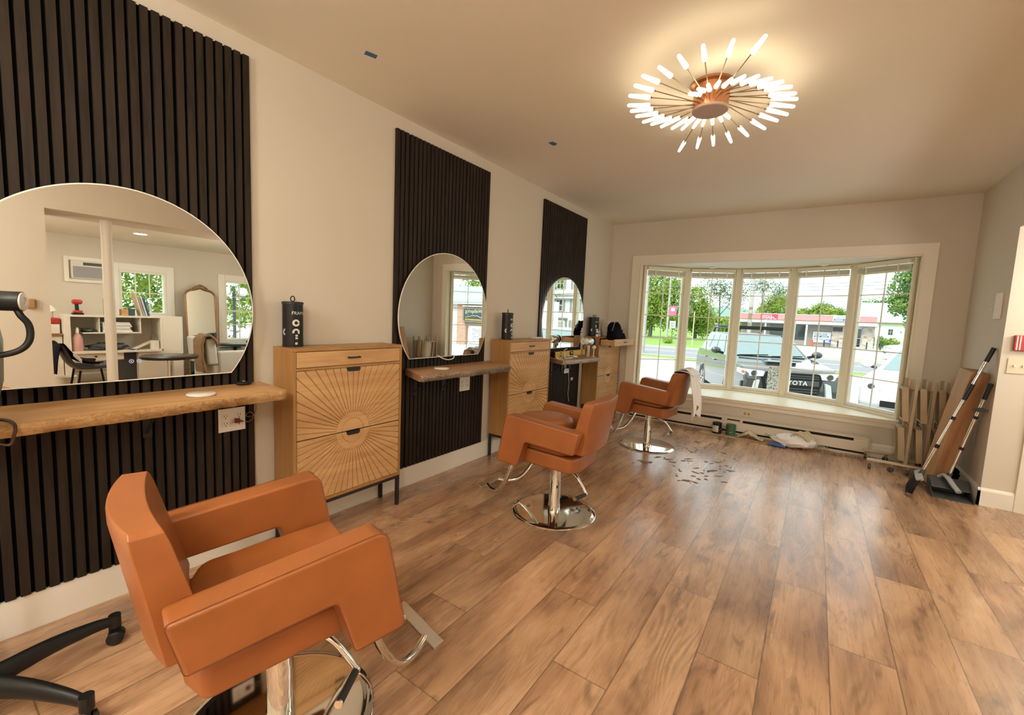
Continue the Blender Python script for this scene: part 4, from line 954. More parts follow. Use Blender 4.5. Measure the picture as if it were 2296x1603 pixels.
# ------------------------------------------------------------------ board, broom, dustpan
t = thing('wood_board', 'brown wooden board leaning in the corner behind the broom', 'board', (3.40, 5.10, 0))
p, q = Vector((3.405, 5.155, 0.03)), Vector((3.535, 5.02, 1.03)); d = (q - p).normalized()
a_ = Vector((-0.95, -0.30, 0)); a_ = (a_ - d * a_.dot(d)).normalized(); b_v = d.cross(a_)
if b_v.y > 0: b_v = -b_v
m = MB(); m.obox((p + q) / 2, d * 0.515, a_ * 0.058, b_v * 0.075); b = m.build('plank', 'bark_board', t, bevel=(0.003, 2))
m = MB(); m.obox((p + q) / 2 + a_ * 0.0585, d * 0.514, a_ * 0.0004, b_v * 0.073); m.build('lit_face', 'board_face', t)  # light falling on this side, put in as a paler skin
t = thing('broom', 'black broom with chrome handle leaning on the right wall', 'broom', (3.25, 4.88, 0))
p, q = Vector((3.288, 4.895, 0.165)), Vector((3.600, 4.925, 1.225)); d = (q - p).normalized()
m = MB(); m.tube([p, q], 0.0115, 14); m.build('handle', 'chrome', t, smooth=50)
for a, b, r in ((0.90, 1.0, 0.0150), (0.60, 0.725, 0.0150), (0.44, 0.465, 0.0150), (0.205, 0.235, 0.0150)):
    m = MB(); m.tube([p.lerp(q, a), p.lerp(q, b) + (d * 0.006 if b == 1 else d * 0)], r, 14); m.build('grip_sleeve', 'black', t, smooth=50)
m = MB(); m.tube([p - d * 0.03, p + d * 0.025], [0.02, 0.0155], 14); m.build('ferrule', 'dgrey', t, smooth=50)
m = MB(); c = Vector((3.270, 4.892, 0.130)); m.obox(c, (0.012, 0.118, 0.004), (0.022, 0, 0.012), (-0.008, 0, 0.017)); m.build('head', 'grey', t, bevel=(0.008, 3))
m = MB()
for i in range(22):
    for j in range(3):
        u = -1 + 2 * i / 21; s = -1 + j
        a = c + Vector((0.0115 * u - 0.004 + 0.010 * s, 0.113 * u, -0.012 + 0.006 * s)); b_ = Vector((3.222 + 0.020 * u + 0.018 * s, 4.892 + 0.135 * u, 0.0008)); m.tube([a, a.lerp(b_, 0.5) + Vector((-0.004, 0, 0)), b_], [0.0062, 0.006, 0.005], 5)
m.build('bristles', 'slot', t)
t = thing('dustpan', 'black lobby dustpan with chrome handle standing by the right wall', 'dustpan', (3.46, 4.87, 0))
m = MB(); x0, x1, y0, y1 = 3.345, 3.590, 4.780, 5.035
def pan(u, v): # u along x, v from front lip to back
    y = y0 + (y1 - y0) * v; h = 0.010 + 0.115 * v ** 1.6
    return (x0 + (x1 - x0) * u, y, h)
m.box(x0, x1, y0, y1, 0.001, 0.006)
m.prism([(y0, 0.006), (y1, 0.006), (y1 + 0.005, 0.115), (y1 - 0.03, 0.125), (y0 + 0.12, 0.060), (y0, 0.016)], x0, x0 + 0.006, lambda p, q, x: (x, p, q)); m.prism([(y0, 0.006), (y1, 0.006), (y1 + 0.005, 0.115), (y1 - 0.03, 0.125), (y0 + 0.12, 0.060), (y0, 0.016)], x1 - 0.006, x1, lambda p, q, x: (x, p, q))
m.box(x0 + 0.006, x1 - 0.006, y1 - 0.006, y1 + 0.002, 0.006, 0.118)
m.prism([(y1 + 0.005, 0.112), (y1 - 0.03, 0.125), (y0 + 0.10, 0.066), (y0 + 0.10, 0.061), (y1 - 0.03, 0.119), (y1 + 0.003, 0.107)], x0 + 0.006, x1 - 0.006, lambda p, q, x: (x, p, q))
m.build('pan', 'dgrey', t, bevel=(0.004, 2))
m = MB(); m.tube(catmull([(3.41, 5.005, 0.122), (3.435, 4.985, 0.150), (3.455, 4.94, 0.140), (3.475, 4.88, 0.105), (3.50, 4.81, 0.070)], 6), 0.013, 10, sx=1.6); m.build('yoke', 'grey', t, smooth=60)
p, q = Vector((3.462, 4.965, 0.150)), Vector((3.600, 4.862, 0.955)); d = (q - p).normalized()
m = MB(); m.tube([p, q], 0.0115, 14); m.build('handle', 'chrome', t, smooth=50)
for a, b in ((0.84, 1.0), (0.635, 0.665), (0.30, 0.33)):
    m = MB(); m.tube([p.lerp(q, a), p.lerp(q, b)], 0.0148, 14); m.build('grip_sleeve', 'black', t, smooth=50)
m = MB(); m.tube([p - d * 0.02, p + d * 0.03], 0.017, 14); m.build('ferrule', 'dgrey', t, smooth=50)
c = p.lerp(q, 0.73); m = MB(); m.prism([(-0.030, -0.014), (0.012, -0.018), (0.050, -0.010), (0.050, 0.006), (0.010, 0.022), (-0.030, 0.012)], -0.012, 0.012, lambda a, b, s: tuple(c + Vector((a * 0.8, -a * 0.6, 0)) + Vector((0.6 * s, 0.8 * s, 0)) + d * b)); m.build('broom_clip', 'dgrey', t, bevel=(0.003, 2))
blob_ = blob('grey_duster', 'felt', (3.50, 5.16, 0.10), (0.06, 0.05, 0.10), 2.0, 0.5, flat=0.02, freq=5); tag(blob_, 'dark fluffy duster on the floor behind the board', 'duster')

# ------------------------------------------------------------------ right wall fittings
t = thing('fire_alarm_pull', 'red fire alarm pull box above the light switches', 'alarm', (3.72, 4.83, 1.28))
m = MB(); m.box(3.673, 3.790, 4.800, 4.8298, 1.222, 1.336); m.build('housing', 'red', t, bevel=(0.004, 2))
for x in (3.683, 3.699): 
    m = MB(); m.box(x, x + 0.006, 4.7988, 4.7998, 1.226, 1.332); m.build('stripe', 'white', t)
t = thing('switch_plate', 'ivory double light switch plate below the red alarm', 'light switch', (3.74, 4.83, 1.10))
m = MB(); m.box(3.658, 3.775, 4.823, 4.8298, 1.048, 1.163); m.build('cover_plate', 'ivory', t, bevel=(0.002, 2))
for x in (3.694, 3.739):
    m = MB(); m.box(x - 0.005, x + 0.005, 4.813, 4.8228, 1.098, 1.116); m.build('toggle', 'white', t, bevel=(0.002, 1))
t = thing('thermostat', 'flat white thermostat box on the right wall near the corner', 'thermostat', (XR, 5.0, 1.46))
m = MB(); m.box(XR - 0.024, XR - 0.0003, 4.955, 5.045, 1.457, 1.660); m.build('housing', 'white', t, bevel=(0.003, 2))
m = MB(); m.sphere((XR - 0.027, 5.055, 1.535), 0.008, 12); m.tube([(XR - 0.0005, 5.055, 1.535), (XR - 0.022, 5.055, 1.535)], 0.003, 8); m.build('screw_knob', 'steel', t, smooth=60)

m = MB(); m.box(XR - 0.03, XR - 0.0003, 0.715, 0.775, 1.20, 1.285); tag(m.build('wall_control', 'oakdark', bevel=(0.003, 2)), 'small dark control box on the wall pier, seen in the nearest mirror', 'control box')

# ------------------------------------------------------------------ hooded dryer at the left edge
dc = Vector((0.434, 0.09, 0))
t = thing('hooded_dryer', 'black hooded hair dryer on a five-star caster base at the left edge', 'hair dryer', tuple(dc))
m = MB(); m.lathe([(0, 0.075), (0.05, 0.075), (0.045, 0.13), (0.028, 0.15), (0.0, 0.15)], tuple(dc), n=32); m.build('hub', 'black', t, smooth=40)
for k in range(5):
    a = math.radians(32.5 + 72 * k); d = Vector((math.cos(a), math.sin(a), 0)); e = dc + d * 0.352
    m = MB(); m.tube(catmull([dc + d * 0.03 + Vector((0, 0, 0.115)), dc + d * 0.16 + Vector((0, 0, 0.118)), dc + d * 0.28 + Vector((0, 0, 0.105)), e + Vector((0, 0, 0.088))], 6), [0.036 - 0.0011 * i for i in range(19)], 14, sx=0.8)
    m.tube([e + Vector((0, 0, 0.066)), e + Vector((0, 0, 0.112))], 0.019, 14); leg = m.build('base_leg', 'black', t, smooth=50)
    tn = Vector((-d.y, d.x, 0)) * 0.8 + d * 0.6; tn.normalize()
    m = MB()
    for s in (-0.016, 0.016): m.lathe([(0.0, -0.009), (0.020, -0.009), (0.026, -0.005), (0.026, 0.005), (0.020, 0.009), (0, 0.009)], tuple(e + tn * s + Vector((0.004, 0, 0.0268))), tuple(tn), 24)
    m.obox(e + Vector((0, 0, 0.045)), tn * 0.006, Vector((-tn.y, tn.x, 0)) * 0.018, (0, 0, 0.020)); m.build('caster', 'black', leg, smooth=40)
m = MB(); m.tube([dc + Vector((0, 0, 0.14)), dc + Vector((0, 0, 1.0))], 0.016, 16); m.build('pole', 'chrome', t, smooth=50)
m = MB(); hc2 = dc + Vector((-0.006, -0.073, 1.18))
m.lathe([(0.150, -0.20), (0.168, -0.12), (0.172, 0.0), (0.160, 0.09), (0.118, 0.165), (0.05, 0.20), (0.0, 0.205)], tuple(hc2), n=48, cap=False); m.build('hood', 'hood', t, smooth=180, solid=0.006)
m = MB(); m.lathe([(0.154, -0.215), (0.160, -0.205), (0.160, -0.17), (0.150, -0.165), (0.146, -0.205)], tuple(hc2), n=48, loop=True); m.build('rim', 'black', t, smooth=60)
kp = Vector((0.520, 0.226, 1.300))
kd = Vector((0.478, 0.874, 0.0)).normalized()
m = MB(); m.lathe([(0, -0.050), (0.026, -0.050), (0.029, -0.046), (0.029, 0.0), (0, 0.0)], tuple(kp), tuple(kd), 32); k_ = m.build('knob', 'black', t, smooth=40)
m = MB(); m.lathe([(0, 0.0005), (0.027, 0.0005), (0.026, 0.004), (0.014, 0.005), (0.012, 0.002), (0.0, 0.002)], tuple(kp), tuple(kd), 32); m.build('knob_face', 'silver', k_, smooth=40)
m = MB(); m.tube(catmull([kp - kd * 0.012 + Vector((0, 0, -0.024)), (0.521, 0.221, 1.258), (0.521, 0.234, 1.236), (0.521, 0.238, 1.210), (0.521, 0.234, 1.182), (0.519, 0.220, 1.160), (0.514, 0.195, 1.146), (0.50, 0.155, 1.138), (0.48, 0.115, 1.134)], 7), 0.0088, 12); m.build('grab_handle', 'black', t, smooth=60)

# ================================================================== side room (seen in the nearest mirror)
M['teal'] = plain('teal_upholstery', (0.030, 0.075, 0.085, 1), 0.9, vary=0.2, scale=12)
M['lgrey'] = plain('light_grey_upholstery', (0.52, 0.54, 0.51, 1), 0.9, vary=0.06)
M['fur'] = plain('brown_fur', (0.24, 0.15, 0.085, 1), 0.95, vary=0.5, scale=40)
M['pink'] = plain('pink_plastic', (0.55, 0.30, 0.27, 1), 0.5)
M['gold'] = plain('gilt_frame', (0.34, 0.19, 0.07, 1), 0.4, 0.6, vary=0.3, scale=30)
M['greygreen'] = plain('green_black_laminate', (0.022, 0.035, 0.032, 1), 0.25)
M['brownblack'] = plain('dark_table_top', (0.020, 0.014, 0.011, 1), 0.25)
M['whitelam'] = plain('white_laminate', (0.74, 0.70, 0.61, 1), 0.4, vary=0.03)
def side_window(n, y0, y1, z0, z1, rows, cols):
    w = struct_root('window_%d' % n, (7.0, (y0 + y1) / 2, z0)); fn = lambda u, v, k: (7.0 + k, u, v)
    m = MB(); frame_rect(m, fn, y0 - 0.11, y1 + 0.11, z0 - 0.09, z1 + 0.11, 0.11, -0.02, -0.0005); m.build('casing', 'trim', w, bevel=(0.004, 2))
    m = MB(); frame_rect(m, fn, y0, y1, z0, z1, 0.035, 0.0, 0.10); m.build('frame', 'trim', w)
    m = MB(); fbox(m, fn, y0 + 0.03, y1 - 0.03, z0 + 0.03, z1 - 0.03, 0.05, 0.054); m.build('glass', 'glass', w)
    m = MB()
    for k in range(1, rows): v = z0 + 0.035 + (z1 - z0 - 0.07) * k / rows; e = 0.016 if (rows > 2 and k == rows // 2) else 0.007; fbox(m, fn, y0 + 0.035, y1 - 0.035, v - e, v + e, 0.036, 0.049)
    for k in range(1, cols): v = y0 + 0.035 + (y1 - y0 - 0.07) * k / cols; fbox(m, fn, v - 0.007, v + 0.007, z0 + 0.035, z1 - 0.035, 0.037, 0.0485)
    m.build('grille', 'trim', w)
side_window(6, A0, A1, AZ0, AZ1, 2, 3); side_window(7, B0, B1, BZ0, BZ1, 4, 3)
m = MB(); m.lathe([(0.046, 0.0005), (0.046, 2.1335)], (3.89, 1.358, 0), n=40); m.mat(0); structure(m.build('column', 'trim', smooth=40))
t = thing('air_conditioner', 'white wall air conditioner framed high on the side room wall', 'air conditioner', (7.0, 1.85, 1.55)); fn = lambda u, v, k: (7.0 + k, u, v)
m = MB(); frame_rect(m, fn, 1.53, 2.03, 1.545, 1.93, 0.055, -0.03, -0.0005); m.build('surround', 'trim', t, bevel=(0.003, 2))
m = MB(); m.box(6.93, 6.9995, 1.602, 1.972, 1.602, 1.872); m.build('body', 'whitelam', t, bevel=(0.004, 2))
m = MB(); m.box(6.927, 6.9298, 1.620, 1.960, 1.615, 1.785); m.build('grille', 'grey', t); m = MB(); m.box(6.927, 6.9298, 1.735, 1.960, 1.805, 1.850); m.build('vent', 'dgrey', t); m = MB(); m.box(6.927, 6.9298, 1.625, 1.70, 1.805, 1.852); m.build('control_panel', 'silver', t)
# craft desk with hutch
t = thing('desk_hutch', 'white desk with an open cluttered hutch against the side room wall', 'desk', (6.2, 2.0, 0)); X0, X1 = 6.0, 6.42
m = MB(); m.box(X0, X1, 1.345, 1.405, 0.0, 1.045); m.build('side_panel', 'whitelam', t); m = MB(); m.box(X0, X1, 2.40, 2.43, 0.565, 1.045); m.build('side_panel', 'whitelam', t)
m = MB(); m.box(X0, X1, 1.345, 2.69, 1.046, 1.072); m.build('top', 'whitelam', t); m = MB(); m.box(X1 - 0.02, X1, 1.406, 2.399, 0.566, 1.0455); m.build('back_panel', 'whitelam', t)
m = MB(); m.box(X0, X1 - 0.021, 1.53, 2.17, 0.812, 0.828); m.build('middle_shelf', 'whitelam', t); m = MB(); m.box(X0 + 0.05, X1 - 0.021, 1.70, 1.715, 0.829, 1.0455); m.box(X0 + 0.02, X1 - 0.021, 2.155, 2.17, 0.829, 1.0455); m.build('divider', 'whitelam', t)
m = MB(); m.box(X0 - 0.05, X1, 1.406, 2.399, 0.535, 0.565); m.build('work_top', 'whitelam', t); m = MB(); m.box(X0, X1, 1.406, 1.95, 0.43, 0.5345); d = m.build('drawer', 'whitelam', t); m = MB(); m.sphere((X0 - 0.012, 1.645, 0.485), 0.014, 12); m.build('knob', 'black', d, smooth=80)
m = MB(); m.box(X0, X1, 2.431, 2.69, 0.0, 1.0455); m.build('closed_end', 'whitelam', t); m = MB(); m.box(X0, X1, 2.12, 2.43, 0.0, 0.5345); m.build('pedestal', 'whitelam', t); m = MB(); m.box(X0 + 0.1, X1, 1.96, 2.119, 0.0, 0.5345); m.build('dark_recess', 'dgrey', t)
t = thing('cordless_driver', 'red and black tool standing on its battery on the hutch', 'tool', (6.15, 1.505, 1.072)); c = (6.15, 1.505)
m = MB(); m.box(c[0] - 0.05, c[0] + 0.05, 1.45, 1.565, 1.0725, 1.098); m.build('battery', 'black', t, bevel=(0.006, 2)); m = MB(); m.box(c[0] - 0.045, c[0] + 0.045, 1.465, 1.555, 1.0985, 1.132); m.build('foot', 'red', t, bevel=(0.008, 2))
m = MB(); m.tube([(c[0], 1.505, 1.132), (c[0], 1.502, 1.22)], [0.022, 0.02], 14); m.build('handle', 'black', t, smooth=50); m = MB(); m.tube([(c[0], 1.455, 1.25), (c[0], 1.47, 1.25), (c[0], 1.545, 1.25), (c[0], 1.56, 1.25)], [0.022, 0.034, 0.034, 0.02], 16); m.build('motor', 'red', t, smooth=50)
def simple(name, mat, label, cat, *boxes, group=None, bevel=(0.003, 2)):
    m = MB()
    for b in boxes: m.box(*b)
    return tag(m.build(name, mat, bevel=bevel), label, cat, group)
simple('storage_box', 'taupe', 'taupe box on the hutch behind the white column', 'box', (6.08, 6.25, 1.795, 1.90, 1.0725, 1.31))
simple('small_box', 'teal', 'small teal box on the hutch left of the magazines', 'box', (6.08, 6.2, 2.05, 2.12, 1.0725, 1.175)); simple('patterned_box', 'oakdark', 'low brown box beside the teal box on the hutch', 'box', (6.08, 6.2, 1.965, 2.045, 1.0725, 1.165))
for k, (y, w, h, mt, l) in enumerate(((2.20, 0.018, 0.35, 'beigecloth', 'beige magazine leaning on the hutch, leftmost of four'), (2.225, 0.022, 0.30, 'grey', 'grey magazine leaning on the hutch, second of four'), (2.255, 0.022, 0.29, 'lgrey', 'pale magazine leaning on the hutch, third of four'), (2.285, 0.018, 0.28, 'blue', 'blue magazine leaning on the hutch, rightmost of four'))):
    m = MB(); m.prism([(0, 0), (0.19, 0), (0.19, h), (0, h)], -w / 2, w / 2, lambda p, q, s, y=y, h=h: (6.06 + p, y + s - 0.22 * q, 1.0735 + q * 0.975)); tag(m.build('magazine', mt), l, 'magazine', 'magazines leaning on the hutch')
for k in range(6):
    simple('paper_stack', 'cloth', 'pale folded linens in the hutch, layer %s of six from the bottom' % ['one', 'two', 'three', 'four', 'five', 'six'][k], 'linen', (6.02 + 0.01 * (k % 2), 6.30, 1.745, 2.07 - 0.012 * (k % 3), 0.8295 + k * 0.024, 0.8515 + k * 0.024), group='folded linens in the hutch', bevel=(0.008, 2))
t = thing('spray_jug', 'pink jug standing on the desk under the hutch', 'jug', (6.06, 1.478, 0.565)); o = (6.06, 1.478, 0.5655); m = MB(); m.lathe([(0, 0), (0.052, 0), (0.056, 0.02), (0.056, 0.18), (0.03, 0.235), (0.016, 0.25), (0, 0.25)], o, n=24); m.build('body', 'pink', t, smooth=50); m = MB(); m.lathe([(0.017, 0.2505), (0.017, 0.30), (0.008, 0.33), (0, 0.33)], o, n=18); m.build('cap', 'white', t, smooth=50)
t = thing('clear_bottle', 'white bottle with clear pump top on the desk', 'bottle', (6.06, 2.335, 0.565)); o = (6.06, 2.335, 0.5655); m = MB(); m.lathe([(0, 0), (0.058, 0), (0.062, 0.02), (0.060, 0.13), (0, 0.135)], o, n=24); m.build('body', 'whitelam', t, smooth=50); m = MB(); m.lathe([(0.060, 0.1355), (0.05, 0.19), (0.02, 0.25), (0.0, 0.262)], o, n=24); m.build('top', 'clear', t, smooth=50)
blob_ = blob('cloth_heap', 'dgrey', (6.15, 1.60, 0.855), (0.10, 0.07, 0.030), 5.5, 0.4, flat=0.12); tag(blob_, 'dark cloth heap on the hutch middle shelf', 'cloth'); blob_ = blob('tool_heap', 'dgrey', (6.10, 1.80, 0.62), (0.10, 0.20, 0.052), 9.5, 0.5, flat=0.05, freq=4); tag(blob_, 'jumble of dark tools on the desk work top', 'tools')
m = MB(); m.bar((6.0, 2.06, 0.572), (6.1, 2.30, 0.68), 0.10, 0.008); tag(m.build('clipboard', 'beigecloth'), 'tan clipboard propped against the white bottle', 'clipboard'); simple('blue_notebook', 'blue', 'blue notebook at the front of the desk', 'notebook', (5.965, 6.10, 2.03, 2.13, 0.5655, 0.582))
simple('white_cabinet', 'whitelam', 'white cabinet with a brown top left of the desk', 'cabinet', (6.1, 6.5, 1.00, 1.335, 0.0, 0.775)); simple('counter_top', 'bark_board', 'brown counter top on the white cabinet beside the desk', 'counter', (6.08, 6.52, 0.99, 1.337, 0.776, 0.808))
simple('white_carton', 'white', 'white carton on the brown counter beside the desk', 'box', (6.15, 6.35, 1.18, 1.325, 0.8085, 0.935)); simple('red_toolbox', 'red', 'red box on the white carton beside the desk', 'box', (6.15, 6.38, 1.17, 1.336, 0.9355, 1.02), bevel=(0.02, 3))
t = thing('desk_lamp', 'white lamp head above the red box in the side room', 'lamp', (6.42, 1.28, 0.808)); m = MB(); m.tube([(6.44, 1.30, 0.809), (6.44, 1.305, 1.10)], 0.008, 8); m.lathe([(0, 0), (0.045, 0), (0.045, 0.008), (0, 0.008)], (6.44, 1.30, 0.809)); m.build('stand', 'steel', t, smooth=50); m = MB(); m.lathe([(0.055, 0), (0.035, 0.07), (0.012, 0.09), (0.0, 0.09)], (6.44, 1.300, 1.10), (0.1, -0.25, 1), cap=False); m.build('shade', 'white', t, smooth=60)
# black chair with jacket
t = thing('lounge_chair', 'black shell chair with thin legs in the side room', 'chair', (4.8, 1.35, 0))
m = MB(); pr = catmull([(1.085, 0.74), (1.12, 0.66), (1.165, 0.54), (1.225, 0.480), (1.34, 0.465), (1.46, 0.475), (1.56, 0.485)], 6)
m.grid(lambda u, v: (4.58 + 0.44 * v, pr[min(int(u * (len(pr) - 1)), len(pr) - 1)][0], pr[min(int(u * (len(pr) - 1)), len(pr) - 1)][1] + 0.035 * (2 * v - 1) ** 2), len(pr) - 1, 12); m.build('shell', 'dgrey', t, smooth=180, solid=0.024)
for (x, y, xx, yy) in ((4.64, 1.24, 4.61, 1.175), (4.96, 1.24, 4.99, 1.175), (4.64, 1.48, 4.61, 1.545), (4.96, 1.48, 4.99, 1.545)):
    m = MB(); m.tube([(x, y, 0.462), (xx, yy, 0.001)], 0.011, 10); m.build('leg', 'black', t, smooth=50)
t = thing('jacket', 'black jacket draped over the shell chair in the side room', 'jacket', (4.8, 1.1, 0.5))
jp = catmull([(1.035, 0.42), (1.045, 0.56), (1.065, 0.70), (1.095, 0.762), (1.150, 0.69), (1.22, 0.60), (1.32, 0.545), (1.44, 0.530)], 6)
m = MB(); m.grid(lambda u, v: (4.57 + 0.46 * v, jp[min(int(u * (len(jp) - 1)), len(jp) - 1)][0] + 0.012 * math.sin(v * 17 + u * 5) - 0.008, jp[min(int(u * (len(jp) - 1)), len(jp) - 1)][1] + 0.024 * (2 * v - 1) ** 2 + 0.010 * math.sin(v * 9)), len(jp) - 1, 22); m.build('drape', 'darkcloth', t, smooth=180, solid=0.010)
m = MB(); m.grid(lambda u, v: (4.565 - 0.012, 1.17 + 0.07 * u, 0.645 - 0.09 * u + 0.05 * v), 4, 4); m.build('print_patch', 'cloth', t, smooth=180, solid=0.003)
t = thing('waste_bin', 'white waste bin behind the shell chair', 'bin', (4.85, 1.05, 0)); m = MB(); m.lathe([(0, 0.0005), (0.085, 0.0005), (0.105, 0.33), (0.11, 0.34), (0.098, 0.34), (0.08, 0.01), (0, 0.01)], (5.15, 1.19, 0), n=28); m.build('bin', 'whitelam', t, smooth=40)
# tables
def ptable(x, y, r, h, label, top, pole, rp):
    t = thing('pedestal_table', label, 'table', (x, y, 0), group='round pedestal tables in the side room')
    m = MB(); m.lathe([(0, h - 0.035), (r - 0.004, h - 0.035), (r, h - 0.030), (r, h - 0.004), (r - 0.005, h), (0, h)], (x, y, 0), n=48); m.build('table_top', top, t, smooth=40)
    m = MB(); m.lathe([(rp, 0.03), (rp, h - 0.036)], (x, y, 0), n=24); m.build('pole', pole, t, smooth=50); m = MB(); m.lathe([(0, 0.0005), (r * 0.75, 0.0005), (r * 0.72, 0.012), (rp + 0.01, 0.03), (0, 0.03)], (x, y, 0), n=40); m.build('foot', pole, t, smooth=40)
ptable(4.4, 2.03, 0.305, 0.622, 'dark round table on a chrome pedestal in front of the desk', 'brownblack', 'chrome', 0.035); ptable(5.5, 3.25, 0.245, 0.665, 'small green-black round table by the armchair', 'greygreen', 'black', 0.026)
t = thing('armchair', 'pale grey armchair with its back to the desk in the side room', 'armchair', (5.1, 3.0, 0))
m = MB(); m.box(4.92, 5.62, 2.70, 3.36, 0.14, 0.40); m.build('base', 'lgrey', t, bevel=(0.03, 4)); m = MB(); m.prism([(2.64, 0.40), (2.78, 0.40), (2.74, 0.79), (2.615, 0.79)], 4.90, 5.64, lambda p, q, s: (s, p, q)); m.build('backrest', 'lgrey', t, bevel=(0.03, 4))
for a, b in ((4.90, 5.02), (5.52, 5.64)):
    m = MB(); m.box(a, b, 2.78, 3.38, 0.15, 0.60); m.build('arm', 'lgrey', t, bevel=(0.03, 4))
for x in (4.97, 5.57):
    for y in (2.76, 3.30):
        m = MB(); m.tube([(x, y, 0.145), (x, y, 0.0005)], [0.02, 0.014], 10); m.build('leg', 'dgrey', t, smooth=50)
t = thing('fur_throw', 'brown fur throw over the corner of the grey armchair', 'throw', (5.2, 2.62, 0.5)); tp = catmull([(2.60, 0.30), (2.575, 0.45), (2.572, 0.62), (2.58, 0.78), (2.64, 0.835), (2.72, 0.81), (2.765, 0.72)], 5)
m = MB(); m.grid(lambda u, v: (4.86 + 0.30 * v, tp[min(int(u * (len(tp) - 1)), len(tp) - 1)][0] + 0.018 * mnoise.noise((u * 9, v * 9, 4)) - 0.012, tp[min(int(u * (len(tp) - 1)), len(tp) - 1)][1] + 0.02 * mnoise.noise((u * 8, v * 8, 1))), len(tp) - 1, 16); m.build('drape', 'fur', t, smooth=180, solid=0.03)
t = thing('sofa', 'dark teal sofa along the side wall, reflected in the gilt mirror', 'sofa', (5.6, 4.4, 0))
m = MB(); m.box(4.75, 6.70, 3.95, 4.78, 0.08, 0.40); m.build('base', 'teal', t, bevel=(0.04, 4)); m = MB(); m.box(4.75, 6.70, 4.60, 4.80, 0.40, 0.80); m.build('back', 'teal', t, bevel=(0.04, 4))
for k in range(3):
    m = MB(); x = 4.93 + 0.54 * k; m.prism([(4.37, 0.42), (4.54, 0.42), (4.62, 0.90), (4.47, 0.90)], x, x + 0.52, lambda p, q, s: (s, p, q)); m.build('back_cushion', 'teal', t, bevel=(0.05, 4))
    m = MB(); m.box(x, x + 0.53, 3.95, 4.36, 0.402, 0.50); m.build('seat_cushion', 'teal', t, bevel=(0.04, 4))
for a in (4.74, 6.56):
    m = MB(); m.box(a, a + 0.17, 3.94, 4.78, 0.09, 0.62); m.build('arm', 'teal', t, bevel=(0.04, 4))
# gilt floor mirror leaning on the wall
t = thing('floor_mirror', 'arched gilt floor mirror leaning between the two side windows', 'mirror', (6.9, 3.25, 0)); yc, hw, ht = 3.255, 0.262, 1.565
def arch(w, h, c=0.16):
    p = [(-w, 0.0), (w, 0.0)]; n = 14
    for k in range(n + 1): a = PI / 2 * k / n; p.append((w - c + c * math.cos(a), h - c * 1.0 + c * 0.75 * math.sin(a)))
    p.append((0, h - c * 0.25 + 0.035))
    for k in range(n + 1): a = PI / 2 + PI / 2 * k / n; p.append((-w + c + c * math.cos(a), h - c * 1.0 + c * 0.75 * math.sin(a)))
    return p
def lean(p, q, k): return (6.735 + 0.155 * q / 1.58 + k + 0.27 * p, yc + p - 0.27 * k, q + 0.002)
m = MB(); m.prism(arch(hw - 0.012, ht - 0.012), 0.0, 0.006, lean); m.build('mirror_glass', 'mirror', t)
m = MB(); pts = [lean(p, q, -0.004) for p, q in arch(hw, ht)]; m.tube([tuple(Vector(p) + Vector((0, 0, 0.014))) for p in pts + pts[:1]], 0.017, 10, cap=False); f = m.build('frame', 'gold', t, smooth=60)
m = MB(); m.tube(catmull([lean(-0.13, ht - 0.01, -0.01), lean(-0.06, ht + 0.035, -0.014), lean(0, ht + 0.05, -0.016), lean(0.06, ht + 0.035, -0.014), lean(0.13, ht - 0.01, -0.01)], 6), 0.014, 8); m.sphere(lean(0, ht + 0.052, -0.018), 0.022, 12, (0.7, 1.6, 0.9)); m.build('crest', 'gold', f, smooth=60)

# ================================================================== outdoors
G = -0.55
M['asphalt'] = plain('asphalt', (0.42, 0.43, 0.44, 1), 0.9, vary=0.12, scale=0.6, bump=0.2, bscale=30)
M['road'] = plain('road_surface', (0.24, 0.25, 0.265, 1), 0.9, vary=0.10, scale=0.5)
M['line'] = plain('white_road_paint', (0.72, 0.73, 0.73, 1), 0.8)
M['kerb'] = plain('kerb_concrete', (0.52, 0.50, 0.45, 1), 0.9)
M['grass'] = plain('grass', (0.20, 0.34, 0.07, 1), 0.95, vary=0.35, scale=1.3)
M['leafy'] = leaf_mat('yellow_green_leaves', (0.10, 0.20, 0.03, 1), (0.46, 0.56, 0.13, 1))
M['leafd'] = leaf_mat('deep_green_leaves', (0.06, 0.14, 0.045, 1), (0.30, 0.44, 0.13, 1))
M['leafs'] = leaf_mat('grey_green_leaves', (0.06, 0.10, 0.05, 1), (0.20, 0.28, 0.13, 1))
M['trunk'] = plain('grey_tree_bark', (0.14, 0.12, 0.10, 1), 0.9, vary=0.3)
M['polewood'] = plain('weathered_pole', (0.42, 0.40, 0.37, 1), 0.9, vary=0.2, scale=4)
M['rust'] = plain('rusty_patch', (0.27, 0.19, 0.12, 1), 0.9, vary=0.4, scale=15)
M['wire'] = plain('power_wire', (0.05, 0.055, 0.06, 1), 0.6)
M['siding'] = plain('white_siding', (0.78, 0.79, 0.79, 1), 0.7, vary=0.03)
M['pinkroof'] = plain('faded_red_metal', (0.72, 0.30, 0.30, 1), 0.6, vary=0.08)
M['block'] = plain('grey_block_wall', (0.36, 0.33, 0.29, 1), 0.85, vary=0.1, scale=3)
M['greenroof'] = plain('pale_green_metal', (0.42, 0.60, 0.55, 1), 0.5, vary=0.05)
M['dglass'] = plain('dark_reflective_glass', (0.05, 0.06, 0.06, 1), 0.05, spec=0.8)
M['wglass'] = plain('car_glass', (0.16, 0.24, 0.25, 1), 0.04, spec=0.9)
M['suv'] = plain('charcoal_car_paint', (0.030, 0.036, 0.035, 1), 0.16, 0.0, spec=0.5, vary=0.03, Coat_Weight=1.0)
